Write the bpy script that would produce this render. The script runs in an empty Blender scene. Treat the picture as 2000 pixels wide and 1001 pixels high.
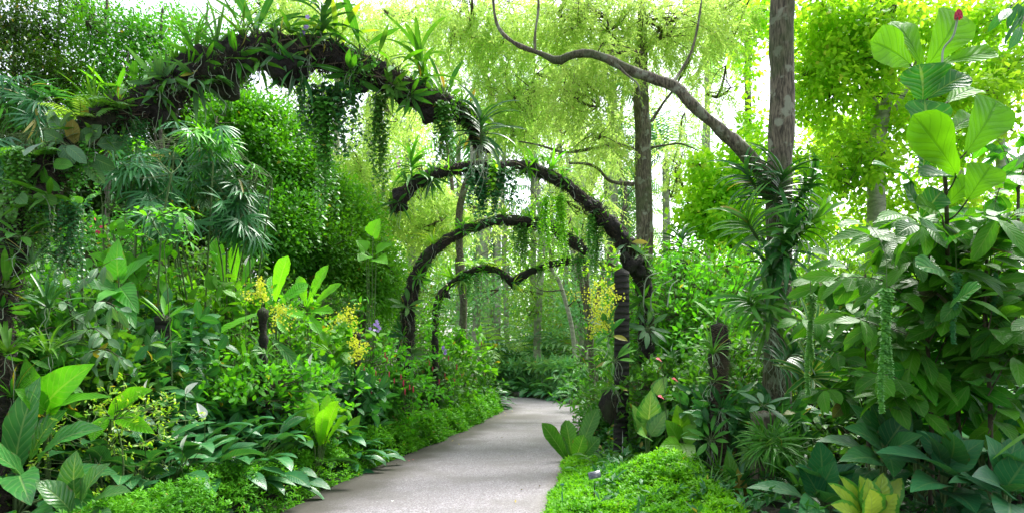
import bpy, math, random
import numpy as np
from mathutils import Vector, noise as mnoise

SEED = 11
R = np.random.default_rng(SEED)
PI = math.pi
F, H, YH = 1350.0, 1.5, 700.0
SC = bpy.context.scene
COL = SC.collection

def P(px, py, Y):
    return np.array([(px - 1000) * Y / F, Y, H + (YH - py) * Y / F])

# ------------------------------------------------------------------ mesh builder
def norm(a):
    return a / np.maximum(np.linalg.norm(a, axis=-1, keepdims=True), 1e-9)

class MB:
    def __init__(s):
        s.v = []; s.f = []; s.uv = []; s.r = []; s.n = 0
    def add(s, v, f, uv=None, r=None):
        v = np.asarray(v, float).reshape(-1, 3)
        s.v.append(v); s.f.append(np.asarray(f, np.int64).reshape(-1, 4) + s.n)
        s.uv.append(np.zeros((len(v), 2)) if uv is None else np.asarray(uv, float).reshape(-1, 2))
        s.r.append(np.zeros(len(v)) if r is None else np.broadcast_to(np.asarray(r, float).ravel(), (len(v),)))
        s.n += len(v)
    def mesh(s, name, mat, origin=(0, 0, 0)):
        v = np.concatenate(s.v) - np.asarray(origin, float)
        f = np.concatenate(s.f); uv = np.concatenate(s.uv); r = np.concatenate(s.r)
        me = bpy.data.meshes.new(name)
        me.vertices.add(len(v)); me.vertices.foreach_set('co', v.astype(np.float32).ravel())
        me.loops.add(f.size); me.loops.foreach_set('vertex_index', f.astype(np.int32).ravel())
        me.polygons.add(len(f)); me.polygons.foreach_set('loop_start', np.arange(0, f.size, 4, dtype=np.int32))
        me.polygons.foreach_set('use_smooth', np.ones(len(f), bool))
        u = me.uv_layers.new(name='UVMap'); u.data.foreach_set('uv', uv[f.ravel()].astype(np.float32).ravel())
        a = me.attributes.new('rnd', 'FLOAT', 'POINT'); a.data.foreach_set('value', r.astype(np.float32))
        me.materials.append(mat); me.update(calc_edges=True)
        return me
    def build(s, name, mat, parent=None, origin=(0, 0, 0)):
        if not s.v: return None
        o = bpy.data.objects.new(name, s.mesh(name, mat, origin)); COL.objects.link(o)
        if parent is not None: o.parent = parent
        return o

PR = {
 'ellip': [(0, .05), (.12, .5), (.3, .88), (.5, 1), (.7, .86), (.88, .45), (1, .02)],
 'lance': [(0, .05), (.1, .45), (.3, .95), (.45, 1), (.7, .62), (.88, .25), (1, .01)],
 'ovate': [(0, .1), (.08, .65), (.25, 1), (.45, .95), (.7, .62), (.88, .28), (1, .01)],
 'obov':  [(0, .1), (.15, .38), (.3, .5), (.5, .78), (.72, 1), (.9, .75), (1, .05)],
 'strap': [(0, .7), (.15, .95), (.5, 1), (.8, .75), (.93, .42), (1, .03)],
 'round': [(0, .1), (.12, .66), (.3, .93), (.5, 1), (.7, .92), (.88, .62), (1, .05)],
 'nest':  [(0, .15), (.2, .42), (.5, .82), (.75, 1), (.9, .72), (1, .03)],
 'heart': [(0, .5), (.05, .85), (.22, 1), (.45, .86), (.7, .55), (.88, .25), (1, .01)],
 'grass': [(0, .9), (.3, 1), (.7, .7), (1, .02)],
}

def leaves(mb, B, D, N, L, W, prof='ellip', K=4, curl=.5, fold=.3, wave=0., wf=14., twist=0., r=None):
    B = np.asarray(B, float).reshape(-1, 3); n = len(B)
    bc = lambda a: np.broadcast_to(np.asarray(a, float).reshape(-1), (n,)).astype(float)
    D = norm(np.broadcast_to(np.asarray(D, float), (n, 3)))
    N = np.broadcast_to(np.asarray(N, float), (n, 3))
    N = N - (N * D).sum(1, keepdims=True) * D
    bad = np.linalg.norm(N, axis=1) < 1e-3
    if bad.any():
        N = N.copy(); N[bad] = np.cross(D[bad], [0.3, .9, .2])
    N = norm(N); S = np.cross(D, N)
    L, W, curl = bc(L), bc(W), bc(curl)
    if r is None: r = R.random(n)
    r = bc(r)
    tw = bc(twist)
    t = np.linspace(0, 1, K + 1)
    pr = PR[prof]; w = np.interp(t, [a for a, b in pr], [b for a, b in pr])
    ang = curl[:, None] * t[None]
    angm = curl[:, None] * (t[None, 1:] - .5 / K)
    step = (L / K)[:, None, None] * (np.cos(angm)[..., None] * D[:, None] - np.sin(angm)[..., None] * N[:, None])
    mid = np.concatenate([np.zeros((n, 1, 3)), np.cumsum(step, 1)], 1) + B[:, None]
    Nt = np.cos(ang)[..., None] * N[:, None] + np.sin(ang)[..., None] * D[:, None]
    St = np.broadcast_to(S[:, None], Nt.shape)
    ta = (tw[:, None] * t[None])[..., None]
    St, Nt = St * np.cos(ta) + Nt * np.sin(ta), Nt * np.cos(ta) - St * np.sin(ta)
    half = (W[:, None] * .5 * w[None])[..., None]
    if fold is None:
        vs = np.stack([mid - St * half, mid + St * half], 2)
        us = np.array([0., 1.])
    else:
        cf, sf = math.cos(fold), math.sin(fold)
        ph = R.random(n)[:, None] * 6.28
        def side(sg):
            q = mid + sg * St * half * cf + Nt * half * sf
            if wave: q = q + Nt * (wave * W[:, None] * np.sin(t[None] * wf + ph + sg * 1.1) * w[None])[..., None]
            return q
        vs = np.stack([side(-1), mid, side(1)], 2); us = np.array([0., .5, 1.])
    m = len(us)
    uv = np.zeros((n, K + 1, m, 2)); uv[..., 0] = us; uv[..., 1] = t[None, :, None]
    base = (np.arange(n) * (K + 1) * m)[:, None, None]
    k = np.arange(K)[None, :, None] * m; c = np.arange(m - 1)[None, None]
    a = base + k + c
    f = np.stack([a, a + 1, a + m + 1, a + m], -1)
    mb.add(vs.reshape(-1, 3), f.reshape(-1, 4), uv.reshape(-1, 2), np.repeat(r, (K + 1) * m))
    return mid

def tubes(mb, path, rad, sides=6, U=None, r=None, bump=0., bf=3., close=True):
    """path (n,m,3) or (m,3)"""
    path = np.asarray(path, float)
    if path.ndim == 2: path = path[None]
    n, m, _ = path.shape
    rad = np.asarray(rad, float)
    if rad.ndim == 1 and len(rad) == m: rad = np.broadcast_to(rad[None], (n, m))
    elif rad.ndim == 0: rad = np.full((n, m), float(rad))
    elif rad.ndim == 1: rad = np.broadcast_to(rad[:, None], (n, m))
    T = norm(np.gradient(path, axis=1))
    if U is None:
        ov = norm(path[:, -1] - path[:, 0])
        U = np.where(np.abs(ov[:, 2:3]) > .7, np.array([[1., .2, .1]]), np.array([[.05, .1, 1.]]))
    U = np.broadcast_to(np.asarray(U, float), (n, 3))
    A = norm(np.cross(T, U[:, None])); Bn = np.cross(T, A)
    th = np.linspace(0, 2 * PI, sides, endpoint=False)
    ring = A[:, :, None] * np.cos(th)[None, None, :, None] + Bn[:, :, None] * np.sin(th)[None, None, :, None]
    rr = rad[:, :, None, None] * np.ones((1, 1, sides, 1))
    if bump:
        q = (path[:, :, None] + ring * rr)
        nz = np.array([mnoise.noise(Vector(x * bf)) + .5 * mnoise.noise(Vector(x * bf * 2.7)) + (.45 * mnoise.noise(Vector(x * bf * 7.)) if bump > .35 else 0) for x in q.reshape(-1, 3)]).reshape(n, m, sides, 1)
        rr = rr * (1 + bump * nz)
    v = path[:, :, None] + ring * rr
    if close:
        v[:, 0] = path[:, 0, None] + (v[:, 0] - path[:, 0, None]) * .02
        v[:, -1] = path[:, -1, None] + (v[:, -1] - path[:, -1, None]) * .02
    uv = np.zeros((n, m, sides, 2)); uv[..., 0] = (th / (2 * PI))[None, None]; uv[..., 1] = np.linspace(0, 1, m)[None, :, None]
    b = (np.arange(n) * m * sides)[:, None, None]
    i = np.arange(m - 1)[None, :, None] * sides; j = np.arange(sides)[None, None]; j2 = (j + 1) % sides
    f = np.stack([b + i + j, b + i + j2, b + i + sides + j2, b + i + sides + j], -1)
    rv = R.random(n) if r is None else np.broadcast_to(np.asarray(r, float).ravel(), (n,))
    mb.add(v.reshape(-1, 3), f.reshape(-1, 4), uv.reshape(-1, 2), np.repeat(rv, m * sides))

def spline(pts, n):
    """catmull-rom resample of (k,d) control points to n points, even in arc length"""
    p = np.asarray(pts, float); k = len(p)
    if k == 2:
        t = np.linspace(0, 1, n)[:, None]; return p[0] * (1 - t) + p[1] * t
    q = np.vstack([2 * p[0] - p[1], p, 2 * p[-1] - p[-2]])
    out = []
    for i in range(k - 1):
        a, b, c, d = q[i:i + 4]
        t = np.linspace(0, 1, 16, endpoint=False)[:, None]
        out.append(.5 * (2 * b + (c - a) * t + (2 * a - 5 * b + 4 * c - d) * t ** 2 + (-a + 3 * b - 3 * c + d) * t ** 3))
    o = np.vstack(out + [p[-1:]])
    s = np.concatenate([[0], np.cumsum(np.linalg.norm(np.diff(o[:, :3], axis=0), axis=1))])
    x = np.linspace(0, s[-1], n)
    return np.stack([np.interp(x, s, o[:, j]) for j in range(o.shape[1])], 1)

def randdir(n):
    return norm(R.normal(size=(n, 3)))

# ------------------------------------------------------------------ materials
class NT:
    def __init__(s, name):
        s.m = bpy.data.materials.new(name); s.m.use_nodes = True
        s.t = s.m.node_tree; s.t.nodes.clear(); s.out = s.n('ShaderNodeOutputMaterial')
    def n(s, typ, **k):
        x = s.t.nodes.new(typ)
        for a, b in k.items(): setattr(x, a, b)
        return x
    def l(s, a, b): s.t.links.new(a, b)
    def math(s, op, a, b=None, c=None):
        x = s.n('ShaderNodeMath', operation=op)
        for i, q in enumerate([a, b, c]):
            if q is None: continue
            if isinstance(q, (int, float)): x.inputs[i].default_value = q
            else: s.l(q, x.inputs[i])
        return x.outputs[0]
    def mix(s, f, a, b, blend='MIX'):
        x = s.n('ShaderNodeMix', data_type='RGBA', blend_type=blend)
        if isinstance(f, (int, float)): x.inputs[0].default_value = f
        else: s.l(f, x.inputs[0])
        for i, q in ((6, a), (7, b)):
            if isinstance(q, tuple): x.inputs[i].default_value = (*q, 1)[:4]
            else: s.l(q, x.inputs[i])
        return x.outputs[2]
    def ramp(s, f, lo, hi):
        x = s.n('ShaderNodeMapRange', interpolation_type='SMOOTHSTEP')
        x.inputs[1].default_value = lo; x.inputs[2].default_value = hi
        s.l(f, x.inputs[0]); return x.outputs[0]
    def noise(s, scale, vec=None, detail=3, sc3=None, rough=.55):
        x = s.n('ShaderNodeTexNoise'); x.inputs['Scale'].default_value = scale; x.inputs['Detail'].default_value = detail
        x.inputs['Roughness'].default_value = rough
        if vec is None:
            tc = s.n('ShaderNodeTexCoord'); vec = tc.outputs['Object']
        if sc3:
            mp = s.n('ShaderNodeMapping'); mp.inputs['Scale'].default_value = sc3; s.l(vec, mp.inputs[0]); vec = mp.outputs[0]
        s.l(vec, x.inputs['Vector']); return x.outputs['Fac']
    def bump(s, h, strength=.3, dist=.01):
        x = s.n('ShaderNodeBump'); x.inputs['Strength'].default_value = strength; x.inputs['Distance'].default_value = dist
        s.l(h, x.inputs['Height']); return x.outputs[0]

def leafmat(name, c1, c2, rough=.38, trans=.4, tcol=None, vein=.35, vn=9., slant=1.2, edge=None, tip=None, old=.03, oldc=(.30, .26, .04), spec=.5, ribs=.4, wax=0., veinc=(.35, .52, .16)):
    """c1..c2: spread over leaves; vein: lighter midrib and side veins; edge: variegated margin colour; tip: young tip colour"""
    M = NT(name)
    at = M.n('ShaderNodeAttribute', attribute_name='rnd'); rv = at.outputs['Fac']
    oi = M.n('ShaderNodeObjectInfo')
    col = M.mix(rv, c1, c2)
    rr = M.math('FRACT', M.math('MULTIPLY', rv, 37.7))
    col = M.mix(M.ramp(rr, 1 - old - .001, 1 - old), col, oldc)
    hs = M.n('ShaderNodeHueSaturation')
    M.l(M.math('MULTIPLY_ADD', oi.outputs['Random'], .022, .489), hs.inputs['Hue'])
    M.l(M.math('MULTIPLY_ADD', oi.outputs['Random'], .35, .83), hs.inputs['Value'])
    M.l(col, hs.inputs['Color']); col = hs.outputs[0]
    uv = M.n('ShaderNodeUVMap'); sp = M.n('ShaderNodeSeparateXYZ'); M.l(uv.outputs[0], sp.inputs[0])
    u, v = sp.outputs[0], sp.outputs[1]
    d = M.math('ABSOLUTE', M.math('SUBTRACT', u, .5))
    nz = M.noise(9., detail=4)
    col = M.mix(M.math('MULTIPLY', M.ramp(nz, .35, .75), .45), col, M.mix(.5, col, (col_scale(c2, 1.25))))
    nrm = None
    if edge:
        en = M.noise(22., detail=3)
        col = M.mix(M.ramp(M.math('ADD', d, M.math('MULTIPLY', M.math('SUBTRACT', en, .5), .35)), .30, .38), col, edge)
    if tip:
        col = M.mix(M.ramp(v, .35, 1.), col, tip)
    if vein:
        mid = M.math('SUBTRACT', 1., M.ramp(d, .012, .045))
        saw = M.math('FRACT', M.math('SUBTRACT', M.math('MULTIPLY', v, vn), M.math('MULTIPLY', d, slant * vn * .45)))
        lat = M.math('SUBTRACT', 1., M.ramp(M.math('ABSOLUTE', M.math('SUBTRACT', saw, .5)), .03, .11))
        vv = M.math('MAXIMUM', mid, M.math('MULTIPLY', lat, .55))
        col = M.mix(M.math('MULTIPLY', vv, vein), col, veinc)
        hgt = M.math('SUBTRACT', M.math('ABSOLUTE', M.math('SUBTRACT', saw, .5)), M.math('MULTIPLY', mid, .8))
        nrm = M.bump(hgt, ribs, .012)
    # mottling and blemishes
    if vein: col = M.mix(M.math('MULTIPLY', M.ramp(M.noise(5.5, detail=6, rough=.7), .47, .68), .42), col, M.mix(1., col, (.45, .5, .6), 'MULTIPLY'))
    bn = M.noise(38., detail=2)
    col = M.mix(M.math('MULTIPLY', M.ramp(bn, .73, .78), .6), col, (.10, .07, .02))
    if vein:
        eb = M.math('MULTIPLY', M.ramp(d, .40, .49), M.ramp(M.noise(11., detail=3), .55, .66)); col = M.mix(M.math('MULTIPLY', eb, .7), col, (.14, .10, .03))
    geo = M.n('ShaderNodeNewGeometry')
    back = M.mix(.18, col, (.14, .32, .07))
    colf = M.mix(geo.outputs['Backfacing'], col, back)
    bs = M.n('ShaderNodeBsdfPrincipled'); M.l(colf, bs.inputs['Base Color'])
    rn = M.noise(14., detail=2)
    rf = M.math('ADD', M.math('MULTIPLY', rn, .25), rough - .12)
    rf = M.math('ADD', rf, M.math('MULTIPLY', geo.outputs['Backfacing'], .3))
    M.l(rf, bs.inputs['Roughness'])
    bs.inputs['Specular IOR Level'].default_value = spec
    if wax:
        bs.inputs['Sheen Weight'].default_value = wax; bs.inputs['Sheen Roughness'].default_value = .5
    if nrm is not None: M.l(nrm, bs.inputs['Normal'])
    tr = M.n('ShaderNodeBsdfTranslucent')
    tc = M.mix(1., col, (1.5, 1.35, .45), 'MULTIPLY') if tcol is None else M.mix(.75, col, tcol)
    M.l(tc, tr.inputs['Color'])
    ms = M.n('ShaderNodeMixShader'); ms.inputs[0].default_value = trans
    M.l(bs.outputs[0], ms.inputs[1]); M.l(tr.outputs[0], ms.inputs[2]); M.l(ms.outputs[0], M.out.inputs[0])
    return M.m

def col_scale(c, k): return tuple(min(1, x * k) for x in c)

def barkmat(name, c1, c2, moss=.3, lichen=.0, sc3=(6, 6, 1.2), bump=.8, scale=5., rings=0.):
    M = NT(name)
    n1 = M.noise(scale, detail=8, sc3=sc3, rough=.65); n2 = M.noise(1.7, detail=4); n3 = M.noise(6., detail=5)
    col = M.mix(M.ramp(n1, .35, .65), c1, c2)
    if lichen: col = M.mix(M.math('MULTIPLY', M.ramp(n3, .54, .62), lichen), col, (.27, .29, .20))
    if moss: col = M.mix(M.math('MULTIPLY', M.ramp(n2, .45, .62), moss), col, (.05, .085, .015))
    h = n1
    if rings:
        tc = M.n('ShaderNodeTexCoord'); sp = M.n('ShaderNodeSeparateXYZ'); M.l(tc.outputs['Object'], sp.inputs[0])
        w = M.math('SINE', M.math('ADD', M.math('MULTIPLY', sp.outputs[2], rings), M.math('MULTIPLY', n3, 5.)))
        col = M.mix(M.math('MULTIPLY', M.ramp(w, .2, 1.), .5), col, col_scale(c2, 1.9))
        h = M.math('ADD', n1, M.math('MULTIPLY', w, .4))
    bs = M.n('ShaderNodeBsdfPrincipled'); M.l(col, bs.inputs['Base Color']); bs.inputs['Roughness'].default_value = .85
    M.l(M.bump(h, bump, .03), bs.inputs['Normal']); M.l(bs.outputs[0], M.out.inputs[0])
    return M.m

def plainmat(name, c, rough=.5, trans=0., var=.15, c2=None):
    M = NT(name)
    at = M.n('ShaderNodeAttribute', attribute_name='rnd')
    col = M.mix(at.outputs['Fac'], c, c2 or col_scale(c, 1 - var))
    bs = M.n('ShaderNodeBsdfPrincipled'); M.l(col, bs.inputs['Base Color']); bs.inputs['Roughness'].default_value = rough
    if trans:
        tr = M.n('ShaderNodeBsdfTranslucent'); M.l(col, tr.inputs['Color'])
        ms = M.n('ShaderNodeMixShader'); ms.inputs[0].default_value = trans
        M.l(bs.outputs[0], ms.inputs[1]); M.l(tr.outputs[0], ms.inputs[2]); M.l(ms.outputs[0], M.out.inputs[0])
    else: M.l(bs.outputs[0], M.out.inputs[0])
    return M.m

LM = {
 'dark':   leafmat('leaf_dark', (.014, .115, .030), (.036, .200, .036), rough=.40, trans=.28, vein=.2, spec=.4, old=.008),
 'deep':   leafmat('leaf_deep_tree', (.018, .070, .012), (.050, .150, .016), rough=.45, trans=.35, vein=0, spec=.3),
 'mid':    leafmat('leaf_mid', (.030, .180, .014), (.075, .280, .018), rough=.42, trans=.38, vein=.2, old=.02, spec=.4),
 'midn':   leafmat('leaf_mid_clean', (.034, .190, .014), (.060, .260, .018), rough=.40, trans=.35, vein=.4, vn=13, slant=.6, ribs=.5, old=0),
 'fresh':  leafmat('leaf_fresh', (.070, .310, .010), (.130, .420, .014), rough=.44, trans=.45, vein=.25, old=.008, spec=.4),
 'spath':  leafmat('leaf_spath', (.016, .125, .040), (.036, .190, .052), rough=.34, trans=.22, vein=.3, vn=14, slant=1.0, old=0, ribs=.25, spec=.5),
 'anth':   leafmat('leaf_anthurium', (.045, .200, .040), (.065, .255, .045), rough=.32, trans=.3, vein=.5, vn=9, slant=1.1, ribs=.5, old=0),
 'nest':   leafmat('leaf_nest_fern', (.12, .42, .010), (.18, .52, .014), rough=.38, trans=.5, vein=.4, vn=16, slant=.4, ribs=.7, old=0),
 'strap':  leafmat('leaf_strap', (.045, .190, .014), (.090, .290, .020), rough=.42, trans=.34, vein=.25, vn=2, slant=0, ribs=.1, old=.01, spec=.4),
 'vanda':  leafmat('leaf_vanda', (.016, .115, .028), (.040, .190, .034), rough=.36, trans=.25, vein=.2, vn=2, slant=0, ribs=.1, old=.005, spec=.45),
 'stripe': leafmat('leaf_striped', (.04, .17, .025), (.06, .22, .03), rough=.42, trans=.35, vein=0, edge=(.30, .42, .10), old=0),
 'greyg':  leafmat('leaf_greygreen', (.045, .170, .055), (.080, .230, .075), rough=.42, trans=.28, vein=.3, vn=9, wax=.2, old=.01),
 'fig':    leafmat('leaf_fig', (.075, .330, .004), (.16, .50, .006), rough=.5, trans=.5, spec=.25, tcol=(.19, .56, .005), veinc=(.02, .12, .003), vein=1., vn=6.5, slant=1.3, old=0, ribs=.7),
 'figd':   leafmat('leaf_fig_dark', (.020, .120, .012), (.035, .175, .016), rough=.4, trans=.35, spec=.35, vein=.4, vn=6.5, slant=1.3, old=0, ribs=.7),
 'bigsh':  leafmat('leaf_big_shrub', (.020, .150, .014), (.080, .360, .008), rough=.44, trans=.45, spec=.3, vein=.25, vn=8, slant=1.3, old=.01, oldc=(.13, .12, .05), wax=.05, ribs=.35),
 'floor':  leafmat('leaf_floor', (.012, .115, .034), (.032, .195, .046), rough=.42, spec=.35, trans=.28, vein=.22, vn=8, slant=1.3, ribs=.15, wax=.04, old=0),
 'rhapis': leafmat('leaf_rhapis', (.022, .140, .048), (.058, .230, .056), rough=.38, trans=.3, vein=0, old=.01),
 'rhapisb':leafmat('leaf_rhapis_bright', (.09, .36, .012), (.13, .44, .015), rough=.42, trans=.4, vein=0),
 'creep':  leafmat('leaf_creeper', (.026, .150, .010), (.110, .360, .012), rough=.42, trans=.38, vein=0, old=.005, spec=.35),
 'maple':  leafmat('leaf_bright_tree', (.13, .42, .010), (.42, .72, .02), rough=.5, trans=.58, tcol=(.50, .84, .03), vein=0, old=.02, oldc=(.6, .6, .05), spec=.3),
 'feather':leafmat('leaf_feather', (.18, .42, .05), (.52, .70, .11), rough=.5, trans=.6, tcol=(.60, .84, .18), vein=0, old=.03, oldc=(.7, .6, .1), spec=.3),
 'feathg': leafmat('leaf_feather_green', (.20, .44, .06), (.36, .58, .08), rough=.5, trans=.5, tcol=(.5, .75, .12), vein=0, old=.02, spec=.3),
 'bedding':leafmat('leaf_bedding', (.05, .22, .085), (.12, .36, .13), rough=.36, trans=.3, vein=.3, vn=7, old=0),
 'palm':   leafmat('leaf_far_palm', (.10, .34, .13), (.27, .52, .20), rough=.45, trans=.4, vein=0, old=.01),  # base colour lightened: open-sky light and pale sheen put into the leaf
 'palmd':  leafmat('leaf_dark_palm', (.04, .19, .10), (.10, .30, .15), rough=.45, trans=.35, vein=0, old=.01),
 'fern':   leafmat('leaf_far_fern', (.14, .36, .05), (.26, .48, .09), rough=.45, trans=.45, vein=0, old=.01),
 'vine':   leafmat('leaf_vine', (.050, .220, .030), (.100, .320, .032), rough=.42, trans=.35, vein=.0, old=.005),
 'vined':  leafmat('leaf_vine_dark', (.026, .140, .040), (.045, .195, .048), rough=.4, trans=.25, vein=.0, old=0),
 'vineb':  leafmat('leaf_vine_bright', (.16, .46, .016), (.26, .58, .02), rough=.42, trans=.45, vein=.0, old=0),
 'moss':   leafmat('leaf_moss', (.040, .170, .008), (.140, .390, .014), rough=.55, trans=.35, vein=0, old=.01, spec=.25),
 'mossr':  leafmat('leaf_moss_bright', (.050, .25, .006), (.190, .48, .012), rough=.55, trans=.4, vein=0, old=.005, spec=.25),
 'yel':    leafmat('leaf_yellow_tip', (.12, .34, .02), (.22, .46, .03), rough=.42, trans=.4, vein=0, tip=(.50, .64, .07)),
 'pale':   leafmat('leaf_pale_rosette', (.40, .62, .06), (.50, .70, .10), rough=.4, trans=.4, vein=.4, vn=8, edge=(.10, .36, .04), old=0, ribs=.4),
 'croton': leafmat('leaf_variegated', (.08, .28, .04), (.20, .46, .08), rough=.38, trans=.35, vein=.6, vn=8, slant=1.2, edge=(.05, .22, .03), ribs=.5, old=0),
}
BK = {
 'root':   barkmat('bark_black_root', (.004, .003, .002), (.018, .014, .009), moss=.25, sc3=(9, 9, 9), bump=1., scale=4.),
 'post':   barkmat('bark_tree_fern_post', (.008, .007, .007), (.024, .020, .018), moss=.1, sc3=(1, 1, 9), bump=1., scale=6., rings=70.),
 'trunk':  barkmat('bark_grey_brown', (.030, .025, .014), (.20, .17, .11), moss=.6, lichen=.85, sc3=(14, 14, 2.2), scale=3.4, bump=1.),
 'limb':   barkmat('bark_limb', (.045, .035, .025), (.16, .135, .10), moss=.45, lichen=.35, sc3=(5, 5, 5), scale=4.),
 'pale':   barkmat('bark_pale', (.22, .23, .16), (.42, .42, .32), moss=.25, lichen=.2, sc3=(2, 2, 5), scale=2.),
 'twig':   barkmat('bark_twig', (.05, .04, .025), (.11, .09, .05), moss=.2, scale=6.),
 'cane':   barkmat('bark_green_cane', (.06, .12, .03), (.13, .2, .06), moss=0, scale=6.),
}
MT_rootw = plainmat('aerial_root_pale', (.34, .42, .30), .6, c2=(.16, .22, .12))
MT_fibre = plainmat('root_fibre', (.010, .008, .005), .9, c2=(.060, .045, .028))
MT_dry = plainmat('dry_root_fibre', (.03, .022, .014), .9, c2=(.13, .10, .06))
MT_yellow = plainmat('petal_yellow', (.74, .76, .03), .5, .35, c2=(.62, .72, .05))
MT_white = plainmat('petal_white', (.80, .82, .74), .45, .25)
MT_red = plainmat('petal_red', (.60, .035, .05), .5, .2, c2=(.5, .05, .12))
MT_purple = plainmat('petal_purple', (.34, .22, .66), .5, .3, c2=(.5, .35, .75))
MT_pink = plainmat('petal_pink', (.62, .20, .38), .5, .3, c2=(.7, .5, .6))
MT_metal = plainmat('sign_black_metal', (.012, .012, .013), .35)
MT_plate = plainmat('sign_plate_grey', (.15, .17, .20), .3)
MT_ink = plainmat('sign_text_dark', (.05, .05, .06), .5)
MT_cane = plainmat('pvc_tube_white', (.45, .45, .42), .35)
MT_teal = plainmat('teal_stake', (.06, .20, .17), .4)

# ------------------------------------------------------------------ objects
def tag(o, label=None, cat=None, group=None, kind=None):
    if label and not 4 <= len(label.split()) <= 16: print('LABEL LENGTH', len(label.split()), label)
    if label: o['label'] = label
    if cat: o['category'] = cat
    if group: o['group'] = group
    if kind: o['kind'] = kind
    return o

def thing(name, label, cat, loc, group=None, rz=0.):
    o = bpy.data.objects.new(name, None); COL.objects.link(o); o.empty_display_size = .1
    o.location = tuple(float(a) for a in loc); o.rotation_euler = (0, 0, rz)
    return tag(o, label, cat, group)

def dup(root, loc, rz=0., sc=1., label=None, group=None, tilt=None):
    r = root.copy(); COL.objects.link(r); r.location = tuple(float(a) for a in loc)
    r.rotation_euler = (tilt[0] if tilt else 0, tilt[1] if tilt else 0, rz); r.scale = (sc, sc, sc)
    if label: r['label'] = label
    if group: r['group'] = group
    for ch in list(root.children):
        c = ch.copy(); COL.objects.link(c); c.parent = r
        for g in list(ch.children):
            d = g.copy(); COL.objects.link(d); d.parent = c
    return r

# ------------------------------------------------------------------ terrain
LE = np.array([(-3.0, -8), (-2.75, 2), (-2.19, 6.73), (-1.96, 8.8), (-1.5, 11.25), (-1.035, 13.97), (-.35, 19.2), (-.55, 21.3), (-2.2, 22.8), (-8, 24.2)])
RE = np.array([(.2, -8), (.05, 2), (.324, 6.73), (.62, 8.8), (.96, 11.25), (1.32, 13.97), (2.13, 20.25), (1.8, 23.8), (.9, 26.2), (-8, 28.4)])
LEs = spline(LE, 160); REs = spline(RE, 160)
def xl(y): return np.interp(y, LEs[:, 1], LEs[:, 0])
def xr(y): return np.interp(y, REs[:112, 1], REs[:112, 0])
def sst(x, a, b):
    t = np.clip((x - a) / (b - a), 0, 1); return t * t * (3 - 2 * t)
def gz(x, y):
    x = np.asarray(x, float); y = np.asarray(y, float)
    dl = np.interp(y, LEs[:118, 1], LEs[:118, 0]) - x
    z = 1.15 * sst(dl, .5, 5.) * sst(y, 22.2, 18.5)
    dr = x - xr(np.minimum(y, 20))
    z = z + .15 * sst(dr, .3, 2.)
    z = z + .5 * sst(y, 29., 40.)
    return z
def G(px, Y, dz=0.):
    x = (px - 1000) * Y / F
    return np.array([x, Y, float(gz(x, Y)) + dz])

def build_ground():
    xs = np.concatenate([np.linspace(-70, -14, 14), np.arange(-13, 13.01, .3), np.linspace(14, 70, 14)])
    ys = np.concatenate([np.linspace(-14, 0, 8), np.arange(.4, 30, .3), np.linspace(31, 110, 24)])
    X, Y = np.meshgrid(xs, ys, indexing='ij'); Z = gz(X, Y)
    nz = np.array([mnoise.noise(Vector((a * 1.3, b * 1.3, 0))) for a, b in zip(X.ravel(), Y.ravel())]).reshape(X.shape)
    offp = np.minimum(1, np.maximum(0, np.maximum(np.interp(Y, LEs[:118, 1], LEs[:118, 0]) - X, X - xr(np.minimum(Y, 20)))) * 3) 
    offp = np.where((Y > 19) & (Y < 30), 0, offp)
    Z = Z + nz * .05 * offp
    nx, ny = X.shape; i = np.arange(nx - 1)[:, None] * ny; j = np.arange(ny - 1)[None]
    a = i + j; f = np.stack([a, a + ny, a + ny + 1, a + 1], -1)
    mb = MB(); mb.add(np.stack([X, Y, Z], -1), f)
    M = NT('soil_dark'); n1 = M.noise(2.5, detail=8); n2 = M.noise(30, detail=5)
    col = M.mix(M.ramp(n1, .35, .7), (.012, .009, .006), (.020, .026, .008)); col = M.mix(M.ramp(n2, .55, .7), col, (.035, .026, .015))
    bs = M.n('ShaderNodeBsdfPrincipled'); M.l(col, bs.inputs['Base Color']); bs.inputs['Roughness'].default_value = .95
    M.l(M.bump(n2, .8, .03), bs.inputs['Normal']); M.l(bs.outputs[0], M.out.inputs[0])
    o = mb.build('ground', M.m); tag(o, kind='structure')

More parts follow.
